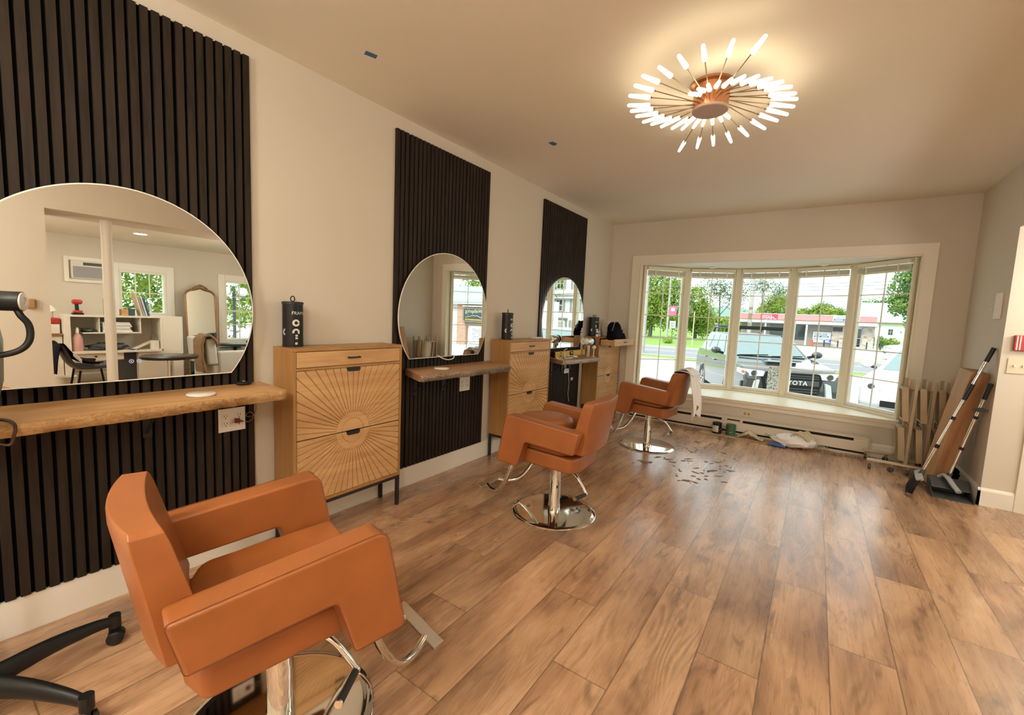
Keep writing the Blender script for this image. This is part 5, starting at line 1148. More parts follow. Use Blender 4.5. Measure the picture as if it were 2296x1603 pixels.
M['carwhite'] = plain('white_car_paint', (0.80, 0.82, 0.83, 1), 0.16, spec=0.6, vary=0.02, Coat_Weight=1.0)
M['carred'] = plain('red_car_paint', (0.50, 0.05, 0.06, 1), 0.2, spec=0.6, Coat_Weight=1.0)
M['carsilver'] = plain('silver_car_paint', (0.60, 0.63, 0.64, 1), 0.2, 0.2, spec=0.6)
M['lampglass'] = plain('headlight_lens', (0.75, 0.77, 0.78, 1), 0.1, 0.5)
M['amber'] = plain('amber_lens', (0.60, 0.16, 0.06, 1), 0.3)
M['orange'] = plain('orange_barrel', (0.75, 0.12, 0.05, 1), 0.6)
M['pinkflag'] = plain('pink_banner', (0.78, 0.13, 0.26, 1), 0.7)
M['signblue'] = plain('sign_blue', (0.03, 0.16, 0.32, 1), 0.5)
M['signink'] = plain('sign_grey_ink', (0.10, 0.13, 0.17, 1), 0.5)
M['signwhite'] = plain('sign_white', (0.82, 0.86, 0.88, 1), 0.5, vary=0.03)
M['signred'] = plain('sign_red', (0.66, 0.05, 0.12, 1), 0.5)
M['signgreen'] = plain('sign_dark_green', (0.055, 0.085, 0.085, 1), 0.6)
M['hill'] = plain('haze_tinted_hill', (0.20, 0.29, 0.27, 1), 1.0, vary=0.2, scale=0.02, spec=0.0)  # distance haze mixed into the base colour as a bluish tint
def stone_mat(name, cols, scale):
    t = NT(name); v = t.obj((1, 1, 2.8)); vo = t.n('ShaderNodeTexVoronoi'); vo.inputs['Scale'].default_value = scale; t.l(v, vo.inputs['Vector'])
    sp = t.n('ShaderNodeSeparateColor'); t.l(vo.outputs['Color'], sp.inputs[0])
    t.bsdf(t.ramp(sp.outputs[0], cols), 0.9); return t.mat
M['stone'] = stone_mat('stacked_stone', [(0.0, (0.55, 0.47, 0.38, 1)), (0.4, (0.72, 0.66, 0.58, 1)), (0.65, (0.42, 0.26, 0.19, 1)), (0.9, (0.64, 0.55, 0.47, 1))], 3.0)
def brick_mat():
    t = NT('red_brick'); tc = t.n('ShaderNodeTexCoord'); mp = t.n('ShaderNodeMapping'); mp.inputs['Rotation'].default_value = (PI / 2, 0, 0); t.l(tc.outputs['Object'], mp.inputs[0])
    b = t.n('ShaderNodeTexBrick'); b.inputs['Color1'].default_value = (0.42, 0.17, 0.10, 1); b.inputs['Color2'].default_value = (0.55, 0.30, 0.19, 1); b.inputs['Mortar'].default_value = (0.60, 0.55, 0.47, 1)
    b.inputs['Scale'].default_value = 4.0; b.inputs['Mortar Size'].default_value = 0.03; t.l(mp.outputs[0], b.inputs[0]); t.bsdf(b.outputs[0], 0.9); return t.mat
M['brick'] = brick_mat()
t_ = NT('speckled_granite'); n_ = t_.noise(t_.obj(), 60, 2, 0.8); t_.bsdf(t_.ramp(n_, [(0.42, (0.16, 0.155, 0.15, 1)), (0.5, (0.60, 0.59, 0.57, 1)), (0.6, (0.78, 0.77, 0.75, 1))]), 0.85, 0, 0.3, n_, 0.5, 0.01); M['granite'] = t_.mat

def ground(name, mat, z, *rects):
    m = MB()
    for (a, b, c, d) in rects: m.box(a, b, c, d, z - 0.1, z)
    return structure(m.build(name, mat))
ground('ground', 'grass', G - 0.02, (-160, 160, -30, 320))
ground('parking_lot', 'asphalt', G, (-60, 60, 6.9, 22.0)); ground('road', 'road', G - 0.002, (-160, 160, 24.6, 33.4)); ground('shop_lot', 'asphalt', G + 0.001, (-4.5, 40, 35.2, 60))
ground('side_lot', 'asphalt', G + 0.001, (13.0, 40, 5, 22))
ground('road_line', 'line', G + 0.004, (-160, 160, 28.9, 29.0), (-160, 160, 24.9, 25.02), (-160, 160, 33.0, 33.1), (-5.2, -5.05, 14, 21))
ground('kerb', 'kerb', G + 0.06, (-160, 160, 22.0, 22.2), (-160, 160, 33.5, 33.7), (-4.6, 40, 35.0, 35.2))

def car(name, label, O, yaw, paint, cat='car', W=0.92, Ln=4.78, zs=1.0, hood=1.06, cowl=1.19, belt=1.22, roof=1.66, ws=(1.36, 2.22), rear=(4.62, 4.30), suv=False, tw=0.66):
    t = thing(name, label, cat, (O[0], O[1], G), yaw, world=False)
    def wheelcut(c): return [(c + 0.40, 0.34), (c + 0.385, 0.50), (c + 0.28, 0.68), (c + 0.0, 0.76), (c - 0.28, 0.68), (c - 0.385, 0.50), (c - 0.40, 0.34)]
    fw, rw = 0.93, 0.93 + 2.79
    prof = [(0.10, 0.40), (0.02, 0.50), (0.0, 0.80), (0.07, hood - 0.10), (0.20, hood - 0.01), (0.40, hood + 0.02), (ws[0] + 0.02, cowl), (rear[0] - 0.1, belt), (rear[0] + 0.04, belt - 0.08), (Ln, 0.92), (Ln, 0.48), (Ln - 0.12, 0.36)] + wheelcut(rw) + wheelcut(fw)
    m = MB(); n = len(prof)
    vs = []
    for x in (-1, 1):
        for p, q in prof:
            s = W * (1 - 0.10 * max(0, 0.45 - p) / 0.45 - 0.05 * max(0, q - 1.0) / 0.2)
            vs.append((x * s, p, q))
    m.add(vs, [tuple(reversed(range(n))), tuple(range(n, 2 * n))] + [(i, (i + 1) % n, n + (i + 1) % n, n + i) for i in range(n)])
    body = m.build('body', paint, t, bevel=(0.05, 3, 30))
    # cabin
    b0, b1, t0, t1 = ws[0], rear[0] - 0.05, ws[1], rear[1]; zb, zt = cowl - 0.04, roof; wb, wt = W * 0.93, tw
    m = MB(); m.add([(-wb, b0, zb), (wb, b0, zb), (wb, b1, zb), (-wb, b1, zb), (-wt, t0, zt), (wt, t0, zt), (wt, t1, zt), (-wt, t1, zt)], [(3, 2, 1, 0), (4, 5, 6, 7), (0, 1, 5, 4), (1, 2, 6, 5), (2, 3, 7, 6), (3, 0, 4, 7)])
    cab = m.build('cabin', paint, t, bevel=(0.05, 3))
    def lerp3(a, b, k): return tuple(a[i] + (b[i] - a[i]) * k for i in range(3))
    A, B, Cc, D = (-wb, b0, zb), (wb, b0, zb), (-wt, t0, zt), (wt, t0, zt)
    def pane(nm, a, b, c, d, e=(0.06, 0.94, 0.10, 0.92), off=(0, -0.012, 0.008)):
        def P(u, v): q = Vector(lerp3(lerp3(a, b, u), lerp3(c, d, u), v)) + Vector(off); return q
        m = MB(); vs = [P(e[0], e[2]), P(e[1], e[2]), P(e[1], e[3]), P(e[0], e[3])]; o2 = Vector(off) * 1.4
        m.add(vs + [v - o2 for v in vs], [(0, 1, 2, 3), (7, 6, 5, 4), (0, 4, 5, 1), (1, 5, 6, 2), (2, 6, 7, 3), (3, 7, 4, 0)]); return m.build(nm, 'wglass', cab)
    pane('windshield', A, B, Cc, D)
    for s in (-1, 1):
        a, b, c, d = (s * wb, b0, zb), (s * wb, b1, zb), (s * wt, t0, zt), (s * wt, t1, zt)
        for e in ((0.10, 0.36, 0.16, 0.90), (0.385, 0.64, 0.16, 0.90), (0.665, 0.93, 0.18, 0.88)): pane('side_window', a, b, c, d, e, (s * 0.010, 0, 0.004))
    for s in (-1, 1):
        m = MB(); m.tube([(s * (W * 0.95), ws[0] + 0.30, cowl + 0.02), (s * (W + 0.06), ws[0] + 0.29, cowl + 0.05)], 0.03, 8)
        m.build('mirror_stalk', 'black', t)
        m = MB(); m.sphere((s * (W + 0.13), ws[0] + 0.28, cowl + 0.085), 0.11, 16, (1.0, 0.55, 0.72)); m.build('wing_mirror', paint, t, smooth=80)
        for y in (fw, rw):
            m = MB(); x = s * (W - 0.11)
            m.lathe([(0.0, -0.11), (0.30, -0.115), (0.365, -0.09), (0.38, -0.03), (0.38, 0.05), (0.365, 0.10), (0.30, 0.115), (0.23, 0.10)], (x, y, 0.38), (s, 0, 0), 36); w = m.build('wheel', 'rubber', t, smooth=40)
            m = MB(); m.lathe([(0.0, 0.095), (0.06, 0.10), (0.08, 0.085), (0.21, 0.085), (0.228, 0.106), (0.228, 0.07), (0.0, 0.07)], (x, y, 0.38), (s, 0, 0), 30)
            for k in range(6): a = PI * k / 3; m.bar((x + s * 0.098, y + 0.05 * math.cos(a), 0.38 + 0.05 * math.sin(a)), (x + s * 0.098, y + 0.21 * math.cos(a), 0.38 + 0.21 * math.sin(a)), 0.035, 0.02, (s, 0, 0))
            m.build('rim', 'carsilver', w, smooth=30)
        m = MB(); zc = hood - 0.11
        m.prism([(0.46, 0.045), (0.90, 0.07), (0.91, -0.02), (0.80, -0.07), (0.50, -0.055)], 0, 1, lambda p, q, k, s=s, zc=zc: (s * p, (-0.022 if k else 0.20) + (0.30 * (p - 0.46) ** 1.3) + (0.06 if q > 0 else 0), zc + q))
        h = m.build('headlight', 'lampglass', t, bevel=(0.01, 2))
        m = MB(); m.lathe([(0.0, 0.0), (0.050, 0.0), (0.058, -0.02)], (s * 0.66, -0.0, zc + 0.0), (0, -1, 0), 20); m.build('projector', 'dglass', h, smooth=50)
        if suv: m = MB(); m.sphere((s * 0.845, 0.10, zc + 0.0), 0.05, 12, (0.7, 0.5, 1.0)); m.build('turn_lamp', 'amber', h, smooth=80)
    if suv:
        m = MB(); m.prism(fillet([(-0.47, 1.0), (0.47, 1.0), (0.52, 0.86), (0.46, 0.60), (0.30, 0.55), (-0.30, 0.55), (-0.46, 0.60), (-0.52, 0.86)], 0.04), -0.03, 0.10, lambda p, q, y: (p, y, q)); g = m.build('grille', 'black', t)
        m = MB(); m.box(-0.46, 0.46, -0.045, -0.031, 0.765, 0.865); m.build('garnish_bar', 'dgrey', g, bevel=(0.01, 2))
        m = MB()
        for z in (0.64, 0.69, 0.90, 0.94): m.box(-0.45, 0.45, -0.038, -0.031, z, z + 0.018)
        m.build('grille_bars', 'dgrey', g)
        m = MB(); add_text(m, 'TOYOTA', 0.115, lambda a, b, c: (a, -0.0465 - c, 0.776 + b), ext=0.006, spacing=1.15); m.build('lettering', 'white', g)
        m = MB()
        for s in (-1, 1): m.prism(fillet([(s * 0.56, 0.84), (s * 0.66, 0.80), (s * 0.72, 0.46), (s * 0.62, 0.44)], 0.02), -0.05, 0.05, lambda p, q, y: (p, y, q))
        m.box(-0.68, 0.68, -0.06, 0.06, 0.42, 0.50); m.build('bumper_trim', 'carsilver', t, bevel=(0.01, 2))
        for s in (-1, 1):
            m = MB(); m.prism(fillet([(s * 0.64, 0.80), (s * 0.86, 0.78), (s * 0.86, 0.48), (s * 0.70, 0.47)], 0.03), -0.012, 0.12, lambda p, q, y: (p, y + 0.10 * abs(p), q)); f = m.build('fog_housing', 'black', t)
            m = MB(); m.lathe([(0, 0.02), (0.055, 0.018), (0.06, 0.0)], (s * 0.77, 0.055, 0.60), (0, -1, 0), 20); m.build('fog_lamp', 'lampglass', f, smooth=40)
        m = MB(); m.prism(fillet([(-0.30, 0.62), (0.30, 0.62), (0.26, 1.05), (-0.26, 1.05)], 0.06), 0, 1, lambda p, q, k: (p, q, (hood + 0.02 + (cowl - hood - 0.02) * (q - 0.4) / 0.98) + (0.045 * (1 if q < 0.8 else 0.4) if k else -0.03))); hs = m.build('hood_scoop', paint, t, bevel=(0.012, 3))
        m = MB(); m.box(-0.26, 0.26, 0.608, 0.62, hood + 0.055, hood + 0.085); m.build('scoop_mouth', 'black', hs)
        for a, b in ((-0.62, -0.02), (0.04, 0.66)):
            m = MB(); m.bar((a, ws[0] - 0.02, cowl + 0.022), (b, ws[0] + 0.02, cowl + 0.05), 0.03, 0.02); m.build('wiper', 'black', t)
        rk = MB()
        for s in (-1, 1): rk.tube([(s * 0.60, 2.25, roof + 0.02), (s * 0.60, 2.42, roof + 0.13), (s * 0.60, 4.0, roof + 0.13), (s * 0.60, 4.2, roof + 0.02)], 0.022, 8)
        for s in (-1, 1): rk.tube([(s * 0.62, 2.40, roof + 0.19), (s * 0.62, 4.05, roof + 0.19)], 0.02, 8)
        for k in range(9): rk.bar((-0.60, 2.45 + 0.19 * k, roof + 0.13), (0.60, 2.45 + 0.19 * k, roof + 0.13), 0.05, 0.02)
        rk.bar((-0.64, 2.34, roof + 0.17), (0.64, 2.34, roof + 0.17), 0.05, 0.07); rk.build('roof_rack', 'black', t, smooth=40)
    else:
        m = MB(); m.box(-0.5, 0.5, -0.004, 0.05, 0.44, 0.56); m.build('air_intake', 'black', t)
    for s in (-1, 1):
        for y in (2.35, 3.35):
            m = MB(); m.box(s * W - 0.012, s * W + 0.028, y, y + 0.20, 0.985, 1.015); m.build('door_handle', paint, t, bevel=(0.008, 2))
    return t
car('parked_suv', 'dark grey four-wheel-drive car with a black roof rack parked outside the bay window', (2.149, 9.935), 0.378, 'suv', suv=True)
car('parked_car', 'white car parked nearest the right pane of the bay window', (4.05, 10.6), -0.26, 'carwhite', hood=0.92, cowl=1.05, belt=1.06, roof=1.52, ws=(1.30, 2.30), rear=(4.66, 4.0))
car('street_car', 'silver car waiting on the street beyond the white car', (6.30, 38.2), -PI / 2, 'carsilver', hood=0.95, cowl=1.06, belt=1.08, roof=1.56)
car('red_car', 'red car parked outside the side room window', (18.6, 12.2), PI * 0.02, 'carred', hood=0.95, cowl=1.06, belt=1.08, roof=1.58)

# granite post by the window
m = MB(); m.prism(fillet([(-0.07, -0.07), (0.07, -0.07), (0.07, 0.07), (-0.07, 0.07)], 0.008), 0, 1, lambda p, q, k: (2.005 + p * (1.0 + 0.06 * (1 - k)), 7.35 + q, G - 0.05 + (0.795 - G) * k)); tag(m.build('granite_post', 'granite'), 'rough grey granite post standing just outside the bay window', 'post')

# --- foliage
def crown(m, c, rad, n, size, rnd, shell=0.55, clump=0.0):
    for i in range(n):
        while True:
            d = Vector((rnd.uniform(-1, 1), rnd.uniform(-1, 1), rnd.uniform(-1, 1)))
            if 0.05 < d.length <= 1: break
        d = d.normalized() * (shell + (1 - shell) * rnd.random())
        w = 1 + 0.30 * mnoise.noise(d * 2.6 + Vector(c) * 0.3)
        p = Vector(c) + Vector((d.x * rad[0] * w, d.y * rad[1] * w, d.z * rad[2] * w))
        nrm = (d + Vector((rnd.gauss(0, .6), rnd.gauss(0, .6), rnd.gauss(0, .6) + 0.3))).normalized()
        a = nrm.orthogonal().normalized(); b = nrm.cross(a); k = rnd.uniform(0, 2 * PI); u = a * math.cos(k) + b * math.sin(k); v = nrm.cross(u)
        s = size * rnd.uniform(0.6, 1.3)
        m.add([p - u * s, p + v * s * 0.55 - u * s * 0.1, p + u * s, p - v * s * 0.55 - u * s * 0.1], [(0, 1, 2, 3)])
def tree(label, x, y, crowns, leaf, nleaf, size, trunk=0.25, seed=1, name='tree', shell=0.5, group='trees across the street'):
    rnd = random.Random(seed); t = thing(name, label, 'tree', (x, y, G - 0.02), group=group)
    m = MB(); tot = sum(r[0] * r[2] for _, r in crowns)
    for c, r in crowns: crown(m, c, r, int(2.3 * nleaf * r[0] * r[2] / tot), size * 0.62, rnd, shell)
    m.build('foliage', leaf, t)
    m = MB(); zt = max(c[2] for c, r in crowns)
    m.tube([(x, y, G - 0.05), (x + 0.1, y, G + 1.5), (x - 0.1, y, zt)], [trunk, trunk * 0.8, trunk * 0.3], 10)
    for c, r in crowns: m.tube([(x, y, min(c[2], zt) * 0.5), tuple(Vector(c))], [trunk * 0.45, trunk * 0.1], 6)
    m.build('trunk', 'trunk', t, smooth=60); return t
tree('tall yellow-green tree behind the pink banner, filling the leftmost pane', -13.8, 52, [((-13.8, 52, 5.0), (3.2, 3, 4.6)), ((-15.6, 53, 3.0), (3.0, 3, 3.6)), ((-11.6, 52, 3.4), (2.4, 2.5, 3.4))], 'leafy', 7000, 0.24, seed=2)
tree('bushy green tree right of the thin yellow post', -9.4, 55, [((-9.6, 55, 3.0), (2.0, 2, 3.0)), ((-8.6, 55, 1.8), (1.6, 1.6, 2.2))], 'leafy', 3500, 0.20, seed=3)
tree('thin-leaved open tree in the second pane from the left', -7.4, 58, [((-7.6, 58, 5.6), (2.8, 2, 2.4)), ((-5.6, 58, 4.8), (1.8, 2, 2.2))], 'leafs', 1100, 0.16, trunk=0.12, seed=4, shell=0.2)
tree('round green tree behind the shop roof right of the rusty pole', -1.7, 66, [((-1.7, 66, 3.6), (1.9, 2, 2.4)), ((-3.1, 66, 3.0), (1.3, 2, 1.8))], 'leafy', 3600, 0.20, seed=5)
tree('thin open tree above the shop roof by the rusty pole', -3.4, 63, [((-3.6, 63, 6.4), (2.2, 2, 1.8)), ((-1.6, 63, 5.8), (1.6, 2, 1.3))], 'leafs', 900, 0.14, trunk=0.10, seed=6, shell=0.2)
tree('low green trees behind the shop roof in the fourth pane', 2.2, 72, [((0.7, 72, 2.9), (1.4, 1.5, 1.4)), ((2.6, 72, 3.1), (1.5, 1.5, 1.9)), ((4.5, 72, 3.0), (1.6, 1.5, 1.3))], 'leafy', 3200, 0.19, seed=7)
tree('darker tree rising behind the low trees in the fourth pane', 3.6, 80, [((3.2, 80, 4.2), (1.6, 1.5, 1.2)), ((4.6, 80, 3.6), (1.2, 1.5, 1.2))], 'leafs', 900, 0.18, seed=8)
tree('large layered tree in front of the white house in the rightmost pane', 9.6, 50, [((9.2, 50, 5.2), (2.0, 2.2, 2.2)), ((10.6, 50, 3.0), (2.2, 2.4, 2.6)), ((8.4, 50, 3.6), (1.1, 1.5, 0.9)), ((9.6, 49, 7.2), (2.0, 2, 1.6))], 'leafd', 5600, 0.22, trunk=0.3, seed=9)
tree('dark tree behind the green-roofed house', 8.6, 88, [((8.8, 88, 4.4), (2.6, 2, 1.9)), ((11.5, 88, 4.6), (2.6, 2, 2.4))], 'leafd', 2600, 0.25, seed=10)
def bush(label, c, r, leaf, n, s, seed):
    m = MB(); crown(m, c, r, n, s, random.Random(seed), 0.5); return tag(m.build('bush', leaf), label, 'bush', 'bushes across the street')
bush('round bush by the right end of the shop', (8.5, 66, 0.1), (0.75, 0.7, 0.75), 'leafd', 500, 0.12, 21); bush('low bushes along the white house wall', (10.0, 71, 0.0), (1.0, 0.6, 0.6), 'leafy', 500, 0.12, 22)
bush('weedy shrub at the foot of the pole with the pink banner', (-8.4, 40, -0.3), (0.5, 0.4, 0.4), 'leafy', 400, 0.08, 23); bush('distant hedge across the field in the second pane', (-16, 95, 1.4), (9.0, 2, 2.0), 'leafy', 2600, 0.35, 24)
bush('white blossoming shrub behind the dark grey car', (-8.6, 62, 0.9), (0.75, 0.6, 0.7), 'siding', 350, 0.10, 25)
# hills
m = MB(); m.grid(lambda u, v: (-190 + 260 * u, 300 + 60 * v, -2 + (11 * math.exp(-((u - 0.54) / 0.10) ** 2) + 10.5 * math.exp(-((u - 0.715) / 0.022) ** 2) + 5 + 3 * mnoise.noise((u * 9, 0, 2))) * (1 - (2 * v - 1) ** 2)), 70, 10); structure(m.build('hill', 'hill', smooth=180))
# poles, posts and wires
def pole(label, x, y, r, top, name='utility_pole', lean_=0.0, mat='polewood', cat='pole', extras=()):
    t = thing(name, label, cat, (x, y, G)); m = MB(); m.tube([(x, y, G - 0.1), (x + lean_, y, top)], [r, r * 0.8], 14); m.build('pole', mat, t, smooth=60); return t
pole('thick pale utility pole at the left edge of the bay view', -6.03, 26.0, 0.115, 8.5)
pole('utility pole carrying the pink banner', -8.80, 41.0, 0.10, 8.5)
p = pole('pale utility pole with rusty patches in front of the shop', -3.7, 55.0, 0.22, 10.0)
for k, z in enumerate((0.9, 1.35, 2.1, 2.4, 3.1)):
    m = MB(); m.lathe([(0.222 - 0.004 * z, 0), (0.225 - 0.004 * z, 0.05), (0.222 - 0.004 * z, 0.30)], (-3.7, 55.0, z), n=12, a0=PI * 1.1, a1=PI * (1.6 + 0.08 * k)); m.build('rust_patch', 'rust', p)
pole('pale street pole between the first two panes', -6.85, 40.0, 0.07, 7.5)
pole('thin yellow-white post on the grass', -6.35, 40.2, 0.045, 2.35, name='marker_post', mat='ivory', cat='post')
t = thing('street_banner', 'pink banner with white print hanging from the pole', 'banner', (-8.35, 40.85, 1.95)); m = MB(); m.box(-8.66, -8.06, 40.84, 40.86, 1.97, 2.80); m.build('cloth', 'pinkflag', t); m = MB(); m.box(-8.52, -8.22, 40.834, 40.8395, 2.35, 2.62); m.build('print', 'signwhite', t); m = MB(); m.tube([(-8.80, 40.87, 2.82), (-8.03, 40.87, 2.82)], 0.02, 8); m.build('arm', 'dgrey', t)
t = thing('bus_sign', 'small white sign with blue bars below the pink banner', 'sign', (-8.3, 40.85, 0.8)); m = MB(); m.box(-8.56, -8.05, 40.84, 40.86, 0.80, 1.44); m.build('panel', 'signwhite', t)
for z, c_ in ((1.28, 'signink'), (1.16, 'signink'), (1.02, 'signblue'), (0.90, 'signblue')):
    m = MB(); m.box(-8.48, -8.13, 40.834, 40.8395, z, z + 0.055); m.build('printed_bar', c_, t)
m = MB(); m.tube([(-8.30, 40.88, G - 0.05), (-8.30, 40.88, 1.5)], 0.03, 8); m.build('post', 'dgrey', t)
for z, l in ((4.36, 'lowest'), (4.60, 'second'), (4.84, 'third'), (5.10, 'highest'),):
    m = MB(); m.tube([(-70 + 6.5 * k, 40.5, z + 0.012 * ((k % 7) - 3.5) ** 2 - 0.15 * (k < 12) + 0.25 * (l == 'highest')) for k in range(25)], 0.016 if z < 5 else 0.010, 6); tag(m.build('power_line', 'wire', smooth=80), 'dark overhead power line above the street, %s of four' % l, 'wire', 'overhead power lines')
m = MB(); m.bar((-8.15, 40.45, 4.42), (-7.45, 40.45, 4.46), 0.12, 0.14); tag(m.build('wire_canister', 'dgrey', bevel=(0.02, 2)), 'dark cable box hanging on the lines in the leftmost pane', 'cable box')

# --- shop across the street
sy = 57.0
t = thing('shop_building', 'long low shop with a faded red metal fascia across the street', 'building', (1.2, sy, G))
m = MB(); m.box(-4.9, 7.40, sy + 1.2, sy + 8, G - 0.05, 2.6); m.build('wall', 'block', t)
m = MB(); m.box(-5.03, 7.40, sy - 0.05, sy + 8, 2.08, 2.74)
for k in range(42): x = -5.0 + 0.295 * k; m.box(x, x + 0.04, sy - 0.075, sy - 0.0505, 2.10, 2.72)
m.build('red_fascia', 'pinkroof', t)
m = MB(); m.box(-5.06, 7.46, sy - 0.08, sy + 8.05, 2.7405, 2.80); m.box(-5.06, 7.46, sy - 0.08, sy + 8, 1.78, 2.0795); m.build('white_band', 'siding', t)
m = MB(); m.box(-5.06, 7.46, sy - 0.06, sy + 1.2, 1.72, 1.7795); m.build('soffit', 'grey', t)
for x in (1.50, 7.40, -2.4):
    m = MB(); m.box(x, x + 0.16, sy, sy + 0.16, G - 0.02, 1.7195); m.build('post', 'siding', t)
m = MB(); m.box(-1.9, 1.45, sy + 1.15, sy + 1.1995, 0.0, 1.6); m.build('shop_window', 'dglass', t)
m = MB(); m.box(3.85, 4.98, sy + 1.0, sy + 1.1995, -0.25, 1.70); m.box(6.38, 7.40, sy + 1.0, sy + 1.1995, -0.25, 1.70); m.build('stone_panel', 'stone', t)
m = MB(); m.box(3.90, 4.74, sy + 0.96, sy + 0.9995, 1.10, 1.56); m.build('window_pane', 'dglass', t)
m = MB(); m.box(5.0, 6.36, sy + 1.05, sy + 1.1995, G, 1.70); m.build('entrance', 'siding', t)
m = MB(); m.box(5.96, 6.30, sy + 1.0, sy + 1.0495, -0.38, 0.45); m.box(5.96, 6.30, sy + 1.0, sy + 1.0495, 0.52, 1.45); m.box(5.12, 5.40, sy + 1.0, sy + 1.0495, 0.3, 1.2); m.build('door_glass', 'dglass', t)
m = MB(); m.box(3.85, 7.40, sy + 1.0, sy + 1.1495, G - 0.02, -0.2505); m.build('stone_base', 'kerb', t)
def rect_sign(name, label, x0, x1, z0, z1, y, mat):
    t = thing(name, label, 'sign', ((x0 + x1) / 2, y, z0)); m = MB(); m.box(x0, x1, y - 0.05, y, z0, z1); m.build('panel', mat, t); return t
def stext(t, s, size, x, z, y, mat, al='LEFT'):
    m = MB(); add_text(m, s, size, lambda a, b, c: (x + a, y - c - 0.004, z + b), align=al, ext=0.002); m.build('lettering', mat, t)
def pill(t, x0, x1, z0, z1, y, mat):
    r = (z1 - z0) / 2; m = MB(); m.prism(fillet([(x0, z0), (x1, z0), (x1, z1), (x0, z1)], r * 0.98, 8), y - 0.006, y, lambda p, q, k: (p, k, q)); return m.build('pill_band', mat, t)
s = rect_sign('shop_sign', 'red shop sign reading NEMO\'S on the faded red fascia', -2.85, -1.22, 2.14, 2.73, sy - 0.08, 'signred'); stext(s, "NEMO'S", 0.30, -2.80, 2.44, sy - 0.132, 'signwhite')
m = MB()
for k in range(7): m.box(-2.76 + 0.18 * k, -2.62 + 0.18 * k, sy - 0.136, sy - 0.1305, 2.31, 2.40)
for k in range(4): m.box(-2.80 + 0.40 * k, -2.50 + 0.40 * k, sy - 0.136, sy - 0.1305, 2.17, 2.225)
m.build('small_print', 'signwhite', s)
s = rect_sign('shop_sign', 'white shop sign reading OUTLINE on the faded red fascia', 3.80, 6.0, 2.05, 2.73, sy - 0.08, 'signwhite'); stext(s, 'OUTLINE', 0.34, 3.93, 2.45, sy - 0.132, 'signink'); pl = pill(s, 3.85, 5.75, 2.23, 2.42, sy - 0.131, 'signblue')
m = MB(); m.box(3.97, 4.62, sy - 0.142, sy - 0.138, 2.29, 2.35); m.box(4.78, 5.60, sy - 0.142, sy - 0.138, 2.29, 2.35); m.build('pill_print', 'signwhite', pl)
s = rect_sign('wall_sign', 'large white OUTLINE sign on the grey shop wall', 2.20, 3.80, -0.18, 0.98, sy + 1.14, 'signwhite'); stext(s, 'OUTLINE', 0.27, 2.36, 0.62, sy + 1.088, 'signink'); pl = pill(s, 2.30, 3.62, 0.40, 0.56, sy + 1.089, 'signblue')
m = MB(); m.box(2.40, 2.82, sy + 1.078, sy + 1.082, 0.45, 0.51); m.box(2.98, 3.52, sy + 1.078, sy + 1.082, 0.45, 0.51); m.build('pill_print', 'signwhite', pl)
m = MB(); m.box(2.28, 2.60, sy + 1.083, sy + 1.0895, 0.17, 0.25); m.box(2.80, 3.20, sy + 1.083, sy + 1.0895, 0.17, 0.25); m.box(2.28, 2.55, sy + 1.083, sy + 1.0895, 0.04, 0.08); m.box(2.95, 3.20, sy + 1.083, sy + 1.0895, 0.02, 0.06); m.build('small_print', 'grey', s)
s = rect_sign('yard_sign', 'small dark blue sign in front of the large white OUTLINE sign', 3.27, 3.85, -0.20, 0.19, sy + 0.5, 'blue'); m = MB(); m.box(3.33, 3.66, sy + 0.44, sy + 0.4495, 0.0, 0.12); m.box(3.33, 3.76, sy + 0.44, sy + 0.4495, -0.12, -0.05); m.build('print', 'signwhite', s); m = MB(); m.box(3.31, 3.35, sy + 0.46, sy + 0.49, G, -0.2005); m.box(3.75, 3.79, sy + 0.46, sy + 0.49, G, -0.2005); m.build('leg', 'dgrey', s)
t = thing('traffic_barrel', 'orange and white traffic barrel in front of the shop', 'barrel', (2.16, sy - 0.6, G)); m = MB(); m.lathe([(0, 0), (0.20, 0), (0.20, 0.05), (0.16, 0.06), (0.13, 0.66), (0.05, 0.70), (0, 0.70)], (2.16, sy - 0.6, G), n=20); m.build('body', 'orange', t, smooth=40)
for z in (0.25, 0.46):
    m = MB(); r = 0.163 - 0.05 * z; m.lathe([(r, z), (r - 0.005, z + 0.09)], (2.16, sy - 0.6, G), n=20, cap=False); m.build('white_stripe', 'signwhite', t, smooth=60)
for x, l in ((3.23, 'leftmost'), (4.40, 'second'), (6.73, 'third'), (7.80, 'rightmost')):
    m = MB(); m.lathe([(0, -0.05), (0.06, -0.05), (0.06, 0.70), (0.03, 0.73), (0, 0.73)], (x, sy - 0.9, G), n=14); tag(m.build('bollard', 'dgrey', smooth=40), 'dark bollard in front of the shop, %s of four' % l, 'bollard', 'bollards in front of the shop')
# white house with green roof at the right
t = thing('white_house', 'white gabled house with pale green metal roof beyond the shop', 'house', (11, 76, G))
m = MB(); m.box(8.6, 14.2, 75, 84, G - 0.05, 2.70)
m.build('wall', 'siding', t); m = MB(); m.prism([(74.6, 2.60), (74.6, 2.72), (80, 5.3), (85, 2.72), (85, 2.60)], 7.2, 14.6, lambda p, q, x: (x, p, q)); m.build('roof', 'greenroof', t); m = MB(); m.box(8.4, 14.4, 74.55, 74.9, 2.42, 2.5995); m.build('eave', 'siding', t)
m = MB(); m.box(10.2, 10.65, 74.95, 74.9995, 0.92, 1.64); w = m.build('window', 'dglass', t); m = MB(); m.box(10.415, 10.435, 74.94, 74.9495, 0.92, 1.64); m.box(10.2, 10.65, 74.94, 74.9495, 1.27, 1.29); m.build('muntins', 'siding', w)
m = MB(); m.box(8.5, 14.3, 74.9, 75.0, G - 0.05, 0.15); m.build('foundation', 'kerb', t)
